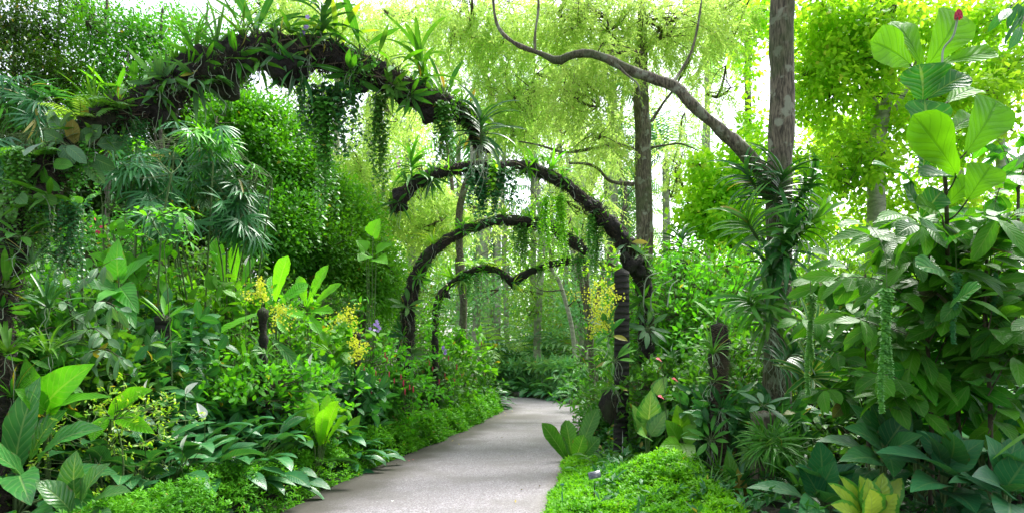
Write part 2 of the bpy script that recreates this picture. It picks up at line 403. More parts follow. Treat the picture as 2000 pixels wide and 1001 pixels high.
def build_path():
    a = spline(LE, 260); b = spline(RE, 260); k = 18
    t = np.linspace(0, 1, k)[None, :, None]
    q = a[:, None] * (1 - t) + b[:, None] * t
    z = np.full(q.shape[:2] + (1,), .03); z[:, 0] = z[:, -1] = -.03
    v = np.concatenate([q, z], 2)
    v = np.concatenate([v[:, :1], v], 1); v[:, 1, 2] = .03
    v = np.concatenate([v, v[:, -1:]], 1); v[:, -2, 2] = .03
    kk = k + 2
    i = np.arange(259)[:, None] * kk; j = np.arange(kk - 1)[None]; c = i + j
    f = np.stack([c, c + 1, c + kk + 1, c + kk], -1)
    uvx = np.concatenate([[0], np.linspace(0, 1, k), [1]])
    uv = np.zeros((260, kk, 2)); uv[..., 0] = uvx; uv[..., 1] = np.linspace(0, 1, 260)[:, None]
    mb = MB(); mb.add(v, f, uv)
    M = NT('path_aggregate')
    n1 = M.noise(170, detail=2); n2 = M.noise(1.1, detail=6); n3 = M.noise(46, detail=4, rough=.7)
    vo = M.n('ShaderNodeTexVoronoi'); vo.inputs['Scale'].default_value = 95
    tc = M.n('ShaderNodeTexCoord'); M.l(tc.outputs['Object'], vo.inputs['Vector'])
    spk = M.n('ShaderNodeSeparateColor'); M.l(vo.outputs['Color'], spk.inputs[0])
    col = M.mix(spk.outputs[0], (.092, .087, .098), (.310, .292, .318))
    col = M.mix(M.math('MULTIPLY', M.ramp(spk.outputs[1], .82, .9), .8), col, (.40, .38, .40))
    col = M.mix(M.math('MULTIPLY', M.ramp(spk.outputs[2], .84, .92), .7), col, (.12, .09, .08))
    col = M.mix(M.math('MULTIPLY', M.ramp(n3, .42, .62), .5), col, (.11, .10, .105)); n4 = M.noise(17, detail=5, rough=.75); col = M.mix(M.math('MULTIPLY', M.ramp(n4, .48, .66), .35), col, (.13, .12, .12))
    col = M.mix(M.math('MULTIPLY', M.ramp(n2, .42, .66), .5), col, (.105, .098, .090))
    uvn = M.n('ShaderNodeUVMap'); sp = M.n('ShaderNodeSeparateXYZ'); M.l(uvn.outputs[0], sp.inputs[0])
    d = M.math('ADD', sp.outputs[0], M.math('MULTIPLY', M.math('SUBTRACT', M.noise(1.6, detail=6), .5), .34))
    stain = M.math('SUBTRACT', 1., M.ramp(d, .07, .36))     # damp algae stain along the left edge
    col = M.mix(M.math('MULTIPLY', stain, .92), col, (.030, .026, .016))
    st2 = M.ramp(d, .93, 1.05)
    col = M.mix(M.math('MULTIPLY', st2, .6), col, (.09, .075, .05))
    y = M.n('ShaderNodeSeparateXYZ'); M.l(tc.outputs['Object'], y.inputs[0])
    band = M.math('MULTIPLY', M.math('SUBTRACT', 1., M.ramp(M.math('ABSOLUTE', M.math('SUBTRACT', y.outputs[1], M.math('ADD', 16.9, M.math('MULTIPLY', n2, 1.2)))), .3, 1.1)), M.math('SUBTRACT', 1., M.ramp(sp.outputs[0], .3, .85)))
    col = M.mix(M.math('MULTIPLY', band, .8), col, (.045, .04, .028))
    jt = M.math('SUBTRACT', 1., M.ramp(M.math('ABSOLUTE', M.math('SUBTRACT', y.outputs[1], 15.9)), .05, .12))
    col = M.mix(M.math('MULTIPLY', jt, .7), col, (.08, .07, .06))
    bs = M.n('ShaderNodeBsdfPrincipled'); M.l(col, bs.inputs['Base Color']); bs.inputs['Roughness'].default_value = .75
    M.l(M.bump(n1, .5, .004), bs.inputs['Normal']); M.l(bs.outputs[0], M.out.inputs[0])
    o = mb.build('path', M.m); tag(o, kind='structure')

# ------------------------------------------------------------------ plant generators (local coordinates)
UP = np.array([0, 0, 1.])

def petioled(mbL, mbS, n, L, W, prof, K, elev, pet, curl, fold, wave, axis=UP, base=None, pr=.006, petcurl=.5, spread=.03, wf=14., az0=None, azr=2 * PI, r=None):
    """rosette of stalked leaves; elev range in radians from horizontal; pet range"""
    base = np.zeros(3) if base is None else np.asarray(base, float)
    axis = norm(np.asarray(axis, float)); X = norm(np.cross(axis, [.2, .95, .13])); Yv = np.cross(axis, X)
    az = (R.random() * 6.28 if az0 is None else az0) + (np.arange(n) * 2.39996) % (2 * PI) / (2 * PI) * azr + R.normal(size=n) * .15
    e = R.uniform(*elev, n); rad = np.cos(az)[:, None] * X + np.sin(az)[:, None] * Yv
    D = np.cos(e)[:, None] * rad + np.sin(e)[:, None] * axis
    Nn = -np.sin(e)[:, None] * rad + np.cos(e)[:, None] * axis
    pl = R.uniform(*pet, n) if pet[1] > 0 else np.zeros(n)
    Ls = L * R.uniform(.72, 1.12, n); Ws = W * R.uniform(.8, 1.15, n)
    B = base + rad * spread * R.random((n, 1))
    if pet[1] > 0:
        m = 5; s = np.linspace(0, 1, m)
        a = petcurl * s[None]; am = petcurl * (s[1:] - .125)[None]
        st = (pl / (m - 1))[:, None, None] * (np.cos(am)[..., None] * D[:, None] - np.sin(am)[..., None] * Nn[:, None])
        path = np.concatenate([np.zeros((n, 1, 3)), np.cumsum(st, 1)], 1) + B[:, None]
        tubes(mbS, path, np.linspace(pr, pr * .6, m), 4, close=False)
        B = path[:, -1]
        D2 = math.cos(petcurl) * D - math.sin(petcurl) * Nn; N2 = math.cos(petcurl) * Nn + math.sin(petcurl) * D
        D, Nn = D2, N2
    Nn = Nn + R.normal(size=(n, 3)) * .12
    leaves(mbL, B, D, Nn, Ls, Ws, prof, K, curl * R.uniform(.6, 1.35, n), fold, wave, wf, R.normal(size=n) * .25, r)

def rosette(mb, n, L, W, prof='strap', K=5, elev=(.3, 1.3), curl=.9, fold=.35, axis=UP, base=None, jit=.15, r=None, spread=.02, wave=0.):
    petioled(mb, None, n, L, W, prof, K, elev, (0, 0), curl, fold, wave, axis, base, spread=spread, r=r)

def stick_paths(A, Bp, m=4, sag=.1):
    s = np.linspace(0, 1, m)[None, :, None]
    d = Bp - A; ln = np.linalg.norm(d, axis=1)
    off = R.normal(size=(len(A), 1, 3)) * (ln[:, None, None] * sag)
    return A[:, None] * (1 - s) + Bp[:, None] * s + off * (s * (1 - s) * 4)

def whorls(mb, C, O, k, L, W, prof, K, curl, fold, up=.5, out=.6, jit=.7, sp=.05, wave=0., rc=None):
    n = len(C); rr_ = None if rc is None else np.clip(np.repeat(rc, k) * .65 + R.random(n * k) * .35, 0, 1)
    C = np.repeat(C, k, 0); O = np.repeat(O, k, 0)
    D = norm(O * out + R.normal(size=(n * k, 3)) * jit + np.array([0, 0, -.1]))
    Nn = UP * up + R.normal(size=(n * k, 3)) * .4 + O * .25
    B = C + D * sp * R.random((n * k, 1)) + R.normal(size=(n * k, 3)) * sp
    leaves(mb, B, D, Nn, L * R.uniform(.6, 1.15, n * k), W * R.uniform(.7, 1.1, n * k), prof, K, curl * R.uniform(.3, 1.5, n * k), fold, wave, r=rr_)

def shrub(mbL, mbS, h, w, nst, ncl, k, L, W, prof='ellip', K=4, curl=.5, fold=.25, low=.15, sp=.05, flat=1., stemr=.012, wave=0., up=.5, jit=.7):
    """leafy shrub: stems fan out, twigs reach leaf whorls in an irregular volume"""
    lob = R.normal(size=(7, 3)) * np.array([w * .45, w * .45 * flat, h * .22]) + np.array([0, 0, h * .6])
    c = lob[R.integers(0, 7, ncl)] + R.normal(size=(ncl, 3)) * np.array([w * .26, w * .26 * flat, h * .2])
    c[:, 2] = np.clip(c[:, 2], h * low * R.uniform(.6, 1.6, ncl), h * R.uniform(.85, 1.1, ncl))
    O = norm(c - np.array([0, 0, h * .35]))
    az = np.arange(nst) * 2.4 + R.random(); tips = np.stack([np.cos(az) * w * .45, np.sin(az) * w * .45 * flat, np.full(nst, h * .85)], 1) * R.uniform(.6, 1., (nst, 1))
    b = R.normal(size=(nst, 3)) * np.array([.05, .05, 0])
    sp_ = stick_paths(b, tips, 7, .06); tubes(mbS, sp_, np.linspace(stemr, stemr * .35, 7), 5, close=False)
    pts = sp_[:, 1:].reshape(-1, 3)
    dd = ((c[:, None] - pts[None]) ** 2).sum(2) + np.where(pts[None, :, 2] > c[:, None, 2], 5., 0); a = pts[dd.argmin(1)]
    tubes(mbS, stick_paths(a, c, 4, .08), stemr * .28, 3, close=False)
    whorls(mbL, c, O, k, L, W, prof, K, curl, fold, sp=sp, wave=wave, up=up, jit=jit)

def fans(mb, C, Dn, n_leaf, L, W, spreadang=1.35, curl=.7, K=4):
    """palmate fans: C centres (n,3), Dn main directions"""
    n = len(C); Dn = norm(Dn); Nn = norm(UP + R.normal(size=(n, 3)) * .35 - (Dn * (Dn @ UP)[:, None])); Nn = norm(Nn - (Nn * Dn).sum(1, keepdims=True) * Dn)
    Sd = np.cross(Dn, Nn)
    a = np.linspace(-spreadang, spreadang, n_leaf)
    D = np.cos(a)[None, :, None] * Dn[:, None] + np.sin(a)[None, :, None] * Sd[:, None] + R.normal(size=(n, n_leaf, 3)) * .05
    leaves(mb, np.repeat(C, n_leaf, 0), D.reshape(-1, 3), np.repeat(Nn, n_leaf, 0), (L * R.uniform(.8, 1.1, (n, n_leaf)) * (1 - .12 * np.abs(a))[None]).ravel(), W, 'strap', K,
           (curl * R.uniform(.5, 1.5, (n, n_leaf))).ravel(), .3, r=np.repeat(R.random(n), n_leaf) * .8 + R.random(n * n_leaf) * .2)

def fronds(mbL, mbS, B, D, L, curl, m=22, ll=.25, lw=.025, K=3, droop=.6, rr=.008, ang=.95):
    """pinnate fronds"""
    n = len(B); D = norm(D); Nn = norm(UP[None] - (D @ UP)[:, None] * D + 1e-4)
    L = np.broadcast_to(L, (n,)); curl = np.broadcast_to(curl, (n,))
    s = np.linspace(0, 1, m + 1); sm = (s[1:] + s[:-1]) / 2
    am = curl[:, None] * sm[None]
    st = (L / m)[:, None, None] * (np.cos(am)[..., None] * D[:, None] - np.sin(am)[..., None] * Nn[:, None])
    path = np.concatenate([np.zeros((n, 1, 3)), np.cumsum(st, 1)], 1) + B[:, None]
    tubes(mbS, path[:, ::2], np.linspace(rr, rr * .25, len(s[::2])), 4, close=False)
    T = norm(np.gradient(path, axis=1))[:, 2:]; Nt = norm(np.cos(curl[:, None] * s)[..., None] * Nn[:, None] + np.sin(curl[:, None] * s)[..., None] * D[:, None])[:, 2:]
    S = np.cross(T, Nt); pp = path[:, 2:]; q = s[2:]
    lp = np.sin(PI * np.clip(q * .92 + .08, 0, 1)) ** .6
    for sg in (-1, 1):
        dd = math.cos(ang) * T + sg * math.sin(ang) * S + R.normal(size=T.shape) * .07 - UP * .12
        leaves(mbL, pp.reshape(-1, 3), dd.reshape(-1, 3), Nt.reshape(-1, 3), (ll * np.broadcast_to(lp, pp.shape[:2])).ravel(), lw, 'grass', K, droop, .2,
               r=np.repeat(R.random(n), pp.shape[1]) * .7 + R.random(pp.shape[0] * pp.shape[1]) * .3)

def vine_strands(mbL, mbS, starts, lens, leaf=.03, gap=.02, sway=.04, prof='round', wl=.85):
    for a, ln in zip(starts, lens):
        m = max(4, int(ln / gap)); s = np.linspace(0, 1, m)
        ph = R.random(4) * 6.28
        x = np.sin(s * 5 + ph[0]) * sway * s + np.sin(s * 13 + ph[1]) * sway * .25; y = np.cos(s * 4 + ph[2]) * sway * s
        p = np.stack([a[0] + x, a[1] + y, a[2] - s * ln], 1)
        tubes(mbS, p[::2] if m > 6 else p, .0022, 3, close=False)
        az = np.repeat(ph[3] + R.normal(size=m) * .35 + np.arange(m) * 1.57, 2); az[1::2] += PI
        D = np.stack([np.cos(az), np.sin(az), np.full(2 * m, -.55)], 1) + R.normal(size=(2 * m, 3)) * .2
        Nn = np.stack([np.cos(az) * .6, np.sin(az) * .6 - .35, np.full(2 * m, .7)], 1)
        lf = leaf * (1 - .35 * np.repeat(s, 2)) * R.uniform(.8, 1.2, 2 * m)
        leaves(mbL, np.repeat(p, 2, 0), D, Nn, lf, lf * wl, prof, 3, .3, .2)

def aerial_roots(mb, base, n, L, r=.003, sway=.1, m=9, down=1.):
    A = np.asarray(base) + R.normal(size=(n, 3)) * .02
    s = np.linspace(0, 1, m)[None, :, None]
    d = R.normal(size=(n, 1, 3)) * np.array([.35, .35, .1]); ph = R.random((n, 1, 3)) * 6.28; ln = L * R.uniform(.4, 1.1, (n, 1, 1))
    p = A[:, None] + d * ln * np.sqrt(s) * .7 + np.array([0, 0, -down]) * ln * s + np.sin(s * 7 + ph) * sway * ln * s * .5
    tubes(mb, p, np.linspace(r, r * .6, m), 4, close=False)

def flowers(mb, C, size, petals=5, face=None):
    n = len(C); ax = norm(R.normal(size=(n, 3)) * .5 + (np.array([0, -1., .15]) if face is None else np.asarray(face)))
    X = norm(np.cross(ax, [.1, .2, .97])); Yv = np.cross(ax, X)
    a = (np.arange(petals) * 2 * PI / petals)[None] + R.random((n, 1)) * 6
    D = np.cos(a)[..., None] * X[:, None] + np.sin(a)[..., None] * Yv[:, None] + ax[:, None] * .25
    leaves(mb, np.repeat(C, petals, 0), D.reshape(-1, 3), np.repeat(ax, petals, 0), size * .5, size * .42, 'round', 2, .4, None, r=np.repeat(R.random(n), petals))

def oncidium(t, base, tip, nfl=110, size=.032, nb=9, width=.3):
    """branched spray of small yellow flowers from base to tip (local coordinates)"""
    mS, mF = MB(), MB()
    base = np.asarray(base, float); tip = np.asarray(tip, float)
    p = spline([base, base * .5 + tip * .5 + np.array([0, 0, .12]), tip], 14); tubes(mS, p, np.linspace(.004, .0015, 14), 4)
    pts = []
    for i in range(nb):
        a = p[5 + int(i * 8 / nb)]; ln = width * R.uniform(.5, 1.)
        d = norm(norm(tip - base) * .5 + R.normal(size=3) * .7); b = a + d * ln - UP * ln * .25
        q = spline([a, (a + b) / 2 + UP * ln * .15, b], 8); tubes(mS, q, .0015, 3, close=False)
        k = nfl // nb; s = R.uniform(.2, 1, k); idx = (s * 7).astype(int)
        pts.append(q[idx] + R.normal(size=(k, 3)) * width * .09)
    flowers(mF, np.concatenate(pts), size, 4)
    st = mS.build('flower_stem', BK['cane'], t); mF.build('blossoms', MT_yellow, t)

# crown in world coordinates from blobs given as pixel, depth, radii
def crown(mbL, mbT, blobs, spec, attach=None):
    for (px, py, Y, rx, ry, rz, n) in blobs:
        c = P(px, py, Y); rad = np.array([rx * Y / F, rz, ry * Y / F])
        d = randdir(n); rr = R.random(n) ** (1 / 2.1)
        lump = np.array([mnoise.noise(Vector(q * 2.1 + c)) for q in d]) if n < 6000 else 0
        C = c + d * (rr * (1 + .35 * lump))[:, None] * rad
        O = norm(d * 1. + UP * .15)
        a = c if attach is None else attach
        if spec['kind'] == 'leaf':
            whorls(mbL, C, O, spec['k'], spec['L'], spec['W'], spec.get('prof', 'ovate'), spec.get('K', 2), spec.get('curl', .5), spec.get('fold', None),
                   sp=spec.get('sp', .06), up=spec.get('up', .6), jit=spec.get('jit', .7), out=spec.get('out', .5), rc=clump(C, spec.get('cf', 1.1)))
        else:
            k = spec['k']; ln = spec['len']; s = (np.arange(k) + .5) / k
            dr = norm(O * np.array([.6, .6, .1]) + R.normal(size=(n, 3)) * .35 - UP * spec.get('droop', .75))
            sag = s[None, :, None] ** 1.6
            lns = ln * R.uniform(.5, 1.2, n)[:, None, None]
            pp = C[:, None] + dr[:, None] * s[None, :, None] * lns - UP * sag * lns * .35
            az = R.random((n, k)) * 6.28
            D = np.stack([np.cos(az), np.sin(az), np.full_like(az, -.25)], -1) * .9 + dr[:, None] * .6
            rv = np.clip(np.repeat(R.random(n) * .35 + clump(C, .9) * .55, k) + R.random(n * k) * .15, 0, 1)
            leaves(mbL, pp.reshape(-1, 3), D.reshape(-1, 3), randdir(n * k) + UP, spec['L'] * R.uniform(.6, 1.2, n * k), spec['W'], 'lance', 2, .3, None, r=rv)
        # twigs
        if mbT is not None:
            m = max(6, n // spec.get('tw', 10)); idx = R.integers(0, n, m)
            hub = c + R.normal(size=(max(3, m // 12), 3)) * rad * .35
            hb = hub[R.integers(0, len(hub), m)]
            tubes(mbT, stick_paths(hb, C[idx], 5, .12), np.linspace(.016, .004, 5) * spec.get('twr', 1.), 3, close=False)
            tubes(mbT, stick_paths(np.repeat(a[None], len(hub), 0), hub, 6, .1), np.linspace(.04, .016, 6) * spec.get('twr', 1.), 5, close=False)

def clump(C, f):
    return np.array([np.clip(.5 + 1.3 * mnoise.noise(Vector(q * f)), 0, 1) for q in C])

def gnarl(pts, n, amp=.03, f=1.5):
    p = spline(pts, n)
    off = np.array([[mnoise.noise(Vector((x[0] * f, x[1] * f, x[2] * f + k * 17))) for k in range(3)] for x in p[:, :3]])
    p[:, :3] += off * amp * np.sin(np.linspace(0, PI, n))[:, None] ** .5
    return p

def px_path(lst):
    """[(px,py,Y,r),...] -> (n,4)"""
    return np.array([[*P(a, b, c), d] for a, b, c, d in lst])
#@@CONTENT
HAZE = 0

build_ground(); build_path()

def pxleaf(mb, a, b, W, prof='ellip', K=8, curl=.5, fold=.25, wave=.03, face=(0, -.75, .65), wf=14., r=None, jy=0.):
    """one leaf from pixel+depth a to pixel+depth b"""
    A = P(*a); B = P(*b); d = B - A; L = np.linalg.norm(d); D = d / L
    N = np.asarray(face, float); N = norm(N - (N @ D) * D)
    D0 = math.cos(curl / 2) * D + math.sin(curl / 2) * N; N0 = math.cos(curl / 2) * N - math.sin(curl / 2) * D
    leaves(mb, A[None], D0[None], N0[None], L * 1.04, W, prof, K, curl, fold, wave, wf, R.normal() * .15, r)

# ---------------------------------------------------------------- ground cover along the path (uncountable)
def moss_strip(name, label, fn, n, Lr, mat, k=11, soilmat=None):
    mb = MB(); p, h = fn(n)
    nn = len(p); az = R.random((nn, k)) * 6.28; e = R.uniform(-.1, 1.1, (nn, k))
    D = np.stack([np.cos(az) * np.cos(e), np.sin(az) * np.cos(e), np.sin(e)], -1)
    far = np.clip(p[:, 1] / 9, .8, 1.9)
    B = np.repeat(p, k, 0) + D.reshape(-1, 3) * R.random((nn * k, 1)) * .03 * np.repeat(far, k)[:, None]
    leaves(mb, B, D.reshape(-1, 3) + R.normal(size=(nn * k, 3)) * .3, UP + R.normal(size=(nn * k, 3)) * .3, Lr * R.uniform(.5, 1.2, nn * k) * np.repeat(far, k), Lr * .36 * np.repeat(far, k), 'lance', 2, .6, None,
           r=np.clip(np.repeat(np.clip(.5 + 1.2 * lump(p[:, 0], p[:, 1], 2.6, 5.), 0, 1) * .6 + R.random(nn) * .2, k) + R.random(nn * k) * .2, 0, 1))
    o = mb.build(name, mat); tag(o, label, 'ground cover', kind='stuff')

def lump(x, y, f=1.7, s=0.):
    return np.array([mnoise.noise(Vector((a * f + s, b * f, s))) for a, b in zip(np.ravel(x), np.ravel(y))])

def left_cover(n):
    y = 4 + (R.random(n) ** 1.35) * 17.4; w = np.interp(y, [4, 7, 9, 12, 22], [.8, 1.0, 1.1, .9, .9]); u = R.random(n)
    edge = lump(y, y * 0, 1.1, 3.) * .14
    x = xl(y) - .02 - u * w + edge * (1 - u)
    h = (.47 + .16 * lump(x, y, 2.1)) * np.sqrt(np.clip(np.minimum(u * 4.5, 1), 0, 1)) * (1 - .25 * u)
    gap = lump(x, y, 3.1, 9.) > -.42
    z = gz(x, y) + h * R.uniform(.55, 1.05, n) ; z[u < .1] *= R.random((u < .1).sum())
    return np.stack([x, y, z], 1)[gap], h
moss_strip('club_moss', 'fresh green feathery club moss mounded along the left edge of the path', left_cover, 13500, .062, LM['moss'])

def right_cover(n):
    y = 5.6 + R.random(n) * 4.6; u = R.random(n); w = np.interp(y, [5.6, 7, 10.2], [1.7, 1.6, .8])
    x = xr(y) + .02 + u * w + lump(y, y * 0, 1.3, 1.) * .08 * (1 - u)
    h = (.07 + .05 * lump(x, y, 7.) + .32 * np.exp(-(((x - 1.66) / .48) ** 2 + ((y - 7.4) / .9) ** 2)) + .07 * lump(x, y, 3.)) * np.minimum(u * 6, 1)
    z = gz(x, y) + h * R.uniform(.6, 1.05, n)
    return np.stack([x, y, z], 1), h
moss_strip('club_moss', 'bright yellow green club moss mounded in the bottom right corner of the path', right_cover, 9500, .075, LM['mossr'])

def cover_floor(n):
    # low leaf litter and seedlings between the plants
    x = R.uniform(-9, 9, n); y = R.uniform(3.5, 26, n)
    ok = ((x < xl(y) - .9) | (x > xr(y) + .5)) & ~((y > 19) & (x > -9) & (x < xr(20) + .3))
    x, y = x[ok], y[ok]; z = gz(x, y) + R.uniform(.0, .22, len(x))
    return np.stack([x, y, z], 1), None
moss_strip('undergrowth', 'dark low seedlings and leaves covering the soil between the bigger plants', cover_floor, 11000, .16, LM['dark'], k=7)

# ---------------------------------------------------------------- edging rocks and fallen petals
def rock(px, py, Y, s, label, group=None):
    c = P(px, py, Y); mb = MB()
    nu, nv = 14, 9; th = np.linspace(0, 2 * PI, nu, endpoint=False); ph = np.linspace(.03, PI - .03, nv)
    d = np.stack([np.outer(np.sin(ph), np.cos(th)), np.outer(np.sin(ph), np.sin(th)), np.outer(np.cos(ph), np.ones(nu))], -1)
    nz = np.array([mnoise.noise(Vector(q * 1.6 + c * 3)) + .4 * mnoise.noise(Vector(q * 4 + c)) for q in d.reshape(-1, 3)]).reshape(nv, nu, 1)
    v = d * (1 + .45 * nz) * np.array([s, s * .8, s * .75])
    i = np.arange(nv - 1)[:, None] * nu; j = np.arange(nu)[None]; j2 = (j + 1) % nu
    mb.add(v, np.stack([i + j, i + nu + j, i + nu + j2, i + j2], -1))
    o = mb.build('rock', BK['rock']); o.location = tuple(c); tag(o, label, 'rock', group)
BK['rock'] = barkmat('rock_dark', (.025, .022, .02), (.075, .068, .06), moss=.6, sc3=(4, 4, 4), scale=3.)
for a in [(622, 893, 9.6, .12, 'dark rounded rock half buried in moss below the bright green nest fern'),
          (597, 905, 9.3, .07, 'small dark stone beside the bigger rounded rock below the nest fern'),
          (832, 856, 12.2, .13, 'dark rock showing in the gap of the moss edging'),
          (850, 848, 12.7, .09, 'smaller dark stone behind the rock in the gap of the moss edging'),
          (812, 872, 11.7, .10, 'dark rock at the foot of the moss nearest the gap'),
          (662, 943, 8.5, .08, 'low dark stone under the moss where the path edge bends near the bottom')]:
    rock(*a)
g_ = 'low stones edging the bed at the far bend'
for i in range(13):
    t = i / 12.; x = -.15 + t * 2.15; y = float(np.interp(x, [-.3, .9, 1.8, 2.1], [27.05, 26.25, 24.0, 21.]))
    mb_s = .15 + .05 * R.random()
    q = np.array([x, y + .12, .10]); px = 1000 + q[0] * F / q[1]; py = YH - (q[2] - H) * F / q[1]
    rock(px, py, q[1], mb_s, 'dark stone in the low edging row at the far bend of the path', g_)
LEAF_DRY = plainmat('leaf_dry', (.22, .14, .05), .7, c2=(.30, .26, .06))
def petal(px, py, lab, mat=None, s=.022):
    Y = (H - .034) * F / (py - YH); mb = MB()
    leaves(mb, P(px, py, Y)[None], np.array([[.9, .3, .05]]), UP[None], s, s * .6, 'ellip', 3, -.6, .3)
    leaves(mb, P(px + 1, py, Y)[None], np.array([[-.4, .8, .1]]), UP[None], s * .8, s * .5, 'ellip', 3, -.6, .3)
    o = mb.build('fallen_petal', mat or MT_red); tag(o, lab, 'petal')
petal(798, 899, 'red petal fallen on the damp left side of the path near the moss edge')
petal(806, 897, 'small red petal lying just right of the first fallen petal')
petal(897, 851, 'small red petal on the path below the far moss edging')
for i in range(30):
    Y_ = R.uniform(7, 20); u_ = R.choice([R.uniform(.02, .16), R.uniform(.85, .98), R.uniform(.1, .9)]); x_ = xl(Y_) * (1 - u_) + xr(Y_) * u_; mb = MB(); a_ = R.random() * 6.28
    leaves(mb, np.array([[0, 0, .006]]), np.array([[math.cos(a_), math.sin(a_), .1]]), UP[None], R.uniform(.03, .07), .022, 'ellip', 4, -.6, .3)
    o_ = mb.build('fallen_leaf', LEAF_DRY); o_.location = (x_, Y_, .031); tag(o_, 'small dry leaf lying on the path', 'leaf', 'small dry leaves scattered on the path')
petal(765, 978, 'pale petal lying on the near part of the path', MT_white, .03)

# ---------------------------------------------------------------- arches
def arch(label, pts, n, fib, sides=20, bump=.5, knots=(), thin=.86):
    pts = [(a, b, c, d * thin) for a, b, c, d in pts]; knots = [(a, b * .68) for a, b in knots]
    pp = gnarl(px_path(pts), n, .05, 1.3); mid = pp[n // 2, :3]
    t = thing('orchid_arch', label, 'arch', (pp[0, 0], pp[0, 1], 0)); o = np.array(t.location)
    mb = MB(); p = pp[:, :3]; r = pp[:, 3]
    tubes(mb, p, r * .8, sides, U=(.1, 1, .05), bump=bump, bf=6.)
    for (i, s) in knots:
        c = P(*i); m = 26; q = c + np.linspace(-1, 1, m)[:, None] * (np.array([.9, .1, -.5]) + R.normal(size=3) * .2) * s * 1.25
        tubes(mb, q, np.sin(np.linspace(.1, PI - .1, m)) ** .7 * s * .72, 26, bump=.8, bf=7.)
    mb.build('root_crust', BK['root'], t, o)
    mw = MB(); kw = 46; th = R.random(kw) * 6.28; Tn = norm(np.gradient(p, axis=0)); A_ = norm(np.cross(Tn, [.1, 1, .05])); B_ = np.cross(Tn, A_)
    for q in range(kw):
        i0 = int(R.integers(2, max(3, n - n // 6))); m_ = int(n // R.uniform(6, 14)); ii = np.arange(i0, min(n - 1, i0 + m_))
        if len(ii) < 5: continue
        a_ = th[q] + np.linspace(0, R.normal() * 2.2, len(ii)) ; off = np.cos(a_)[:, None] * A_[ii] + np.sin(a_)[:, None] * B_[ii]
        tubes(mw, p[ii] + off * (r[ii] * (.82 + .18 * np.sin(np.linspace(0, 9, len(ii)) + q)))[:, None], .007 * R.uniform(.5, 1.4), 5)
    wo_ = mw.build('woody_roots', MT_dry, t, o); wo_['kind'] = 'stuff'
    # fibres hugging and hanging from the crust
    k = int(fib); idx = R.integers(1, n - 1, k); T = norm(np.gradient(p, axis=0))[idx]; rd = randdir(k); rd = norm(rd - (rd * T).sum(1, keepdims=True) * T)
    B = p[idx] + rd * (r[idx] * .74)[:, None]
    D = norm(np.cross(rd, T) * R.choice([-1, 1], k)[:, None] * .7 + T * R.normal(size=(k, 1)) * .9 + rd * R.uniform(0, .8, (k, 1)) - UP * R.uniform(0, .7, (k, 1)))
    mf = MB(); leaves(mf, B, D, rd, R.uniform(.04, .24, k) * (r[idx] / .15) ** .5, .0065, 'grass', 4, R.uniform(.3, 2.6, k), None)
    fo = mf.build('fibre_roots', MT_fibre, t, o); fo['kind'] = 'stuff'
    k2 = k // 9; idx = R.integers(1, n - 1, k2); rd = norm(randdir(k2) + UP * .7)
    mm = MB(); leaves(mm, p[idx] + rd * (r[idx] * .8)[:, None], rd + R.normal(size=(k2, 3)) * .6, UP[None], .05, .02, 'lance', 2, .8, None); mo = mm.build('moss', LM['moss'], t, o); mo['kind'] = 'stuff'
    return p, r
A1 = arch('nearest and largest arch, crusted in black roots, curving from the left bed towards the path',
     [(0, 1075, 5.6, .11), (0, 850, 5.6, .11), (5, 640, 5.6, .13), (30, 470, 5.6, .17), (100, 330, 5.7, .15), (190, 240, 5.8, .16), (280, 200, 5.9, .18), (360, 150, 6.0, .20), (430, 130, 6.1, .21), (520, 98, 6.2, .19), (600, 105, 6.3, .17),
      (670, 120, 6.4, .18), (740, 150, 6.5, .16), (820, 190, 6.7, .16), (890, 215, 6.9, .12), (930, 245, 7., .10), (940, 290, 7., .08)], 420, 15000, 30, .62,
      knots=[((440, 175, 6.1), .2), ((560, 140, 6.2), .24), ((690, 150, 6.4), .2), ((840, 225, 6.7), .17), ((300, 220, 5.9), .2), ((200, 265, 5.8), .17), ((940, 280, 7.), .15), ((370, 140, 6.0), .18)])
A2 = arch('second arch, a black root covered curve whose right leg drops behind the ringed black post',
     [(768, 415, 9.5, .07), (778, 390, 9.5, .15), (805, 362, 9.5, .12), (860, 338, 9.6, .11), (930, 325, 9.7, .11), (1010, 322, 9.8, .11), (1070, 340, 9.9, .12), (1130, 378, 10, .12), (1180, 420, 10.1, .14), (1215, 465, 10.2, .17), (1243, 515, 10.3, .18), (1258, 580, 10.4, .15), (1262, 700, 10.4, .15), (1265, 900, 10.4, .16)], 260, 7000, 22, .6,
     knots=[((1236, 518, 10.15), .26), ((778, 400, 9.5), .14), ((1150, 400, 10), .12), ((1262, 530, 10.4), .15), ((1262, 660, 10.4), .14)])
A3 = arch('third arch, rising from a dark left leg behind the red spike flowers',
     [(786, 860, 13, .2), (790, 700, 13, .2), (798, 600, 13, .19), (815, 540, 13, .17), (850, 487, 13, .14), (905, 452, 13, .12), (960, 432, 13, .11), (1015, 430, 13, .13), (1065, 440, 13, .13), (1110, 465, 13, .14), (1145, 492, 13, .12)], 240, 6000, 20, .6,
     knots=[((1140, 488, 13), .16), ((792, 640, 13), .16)])
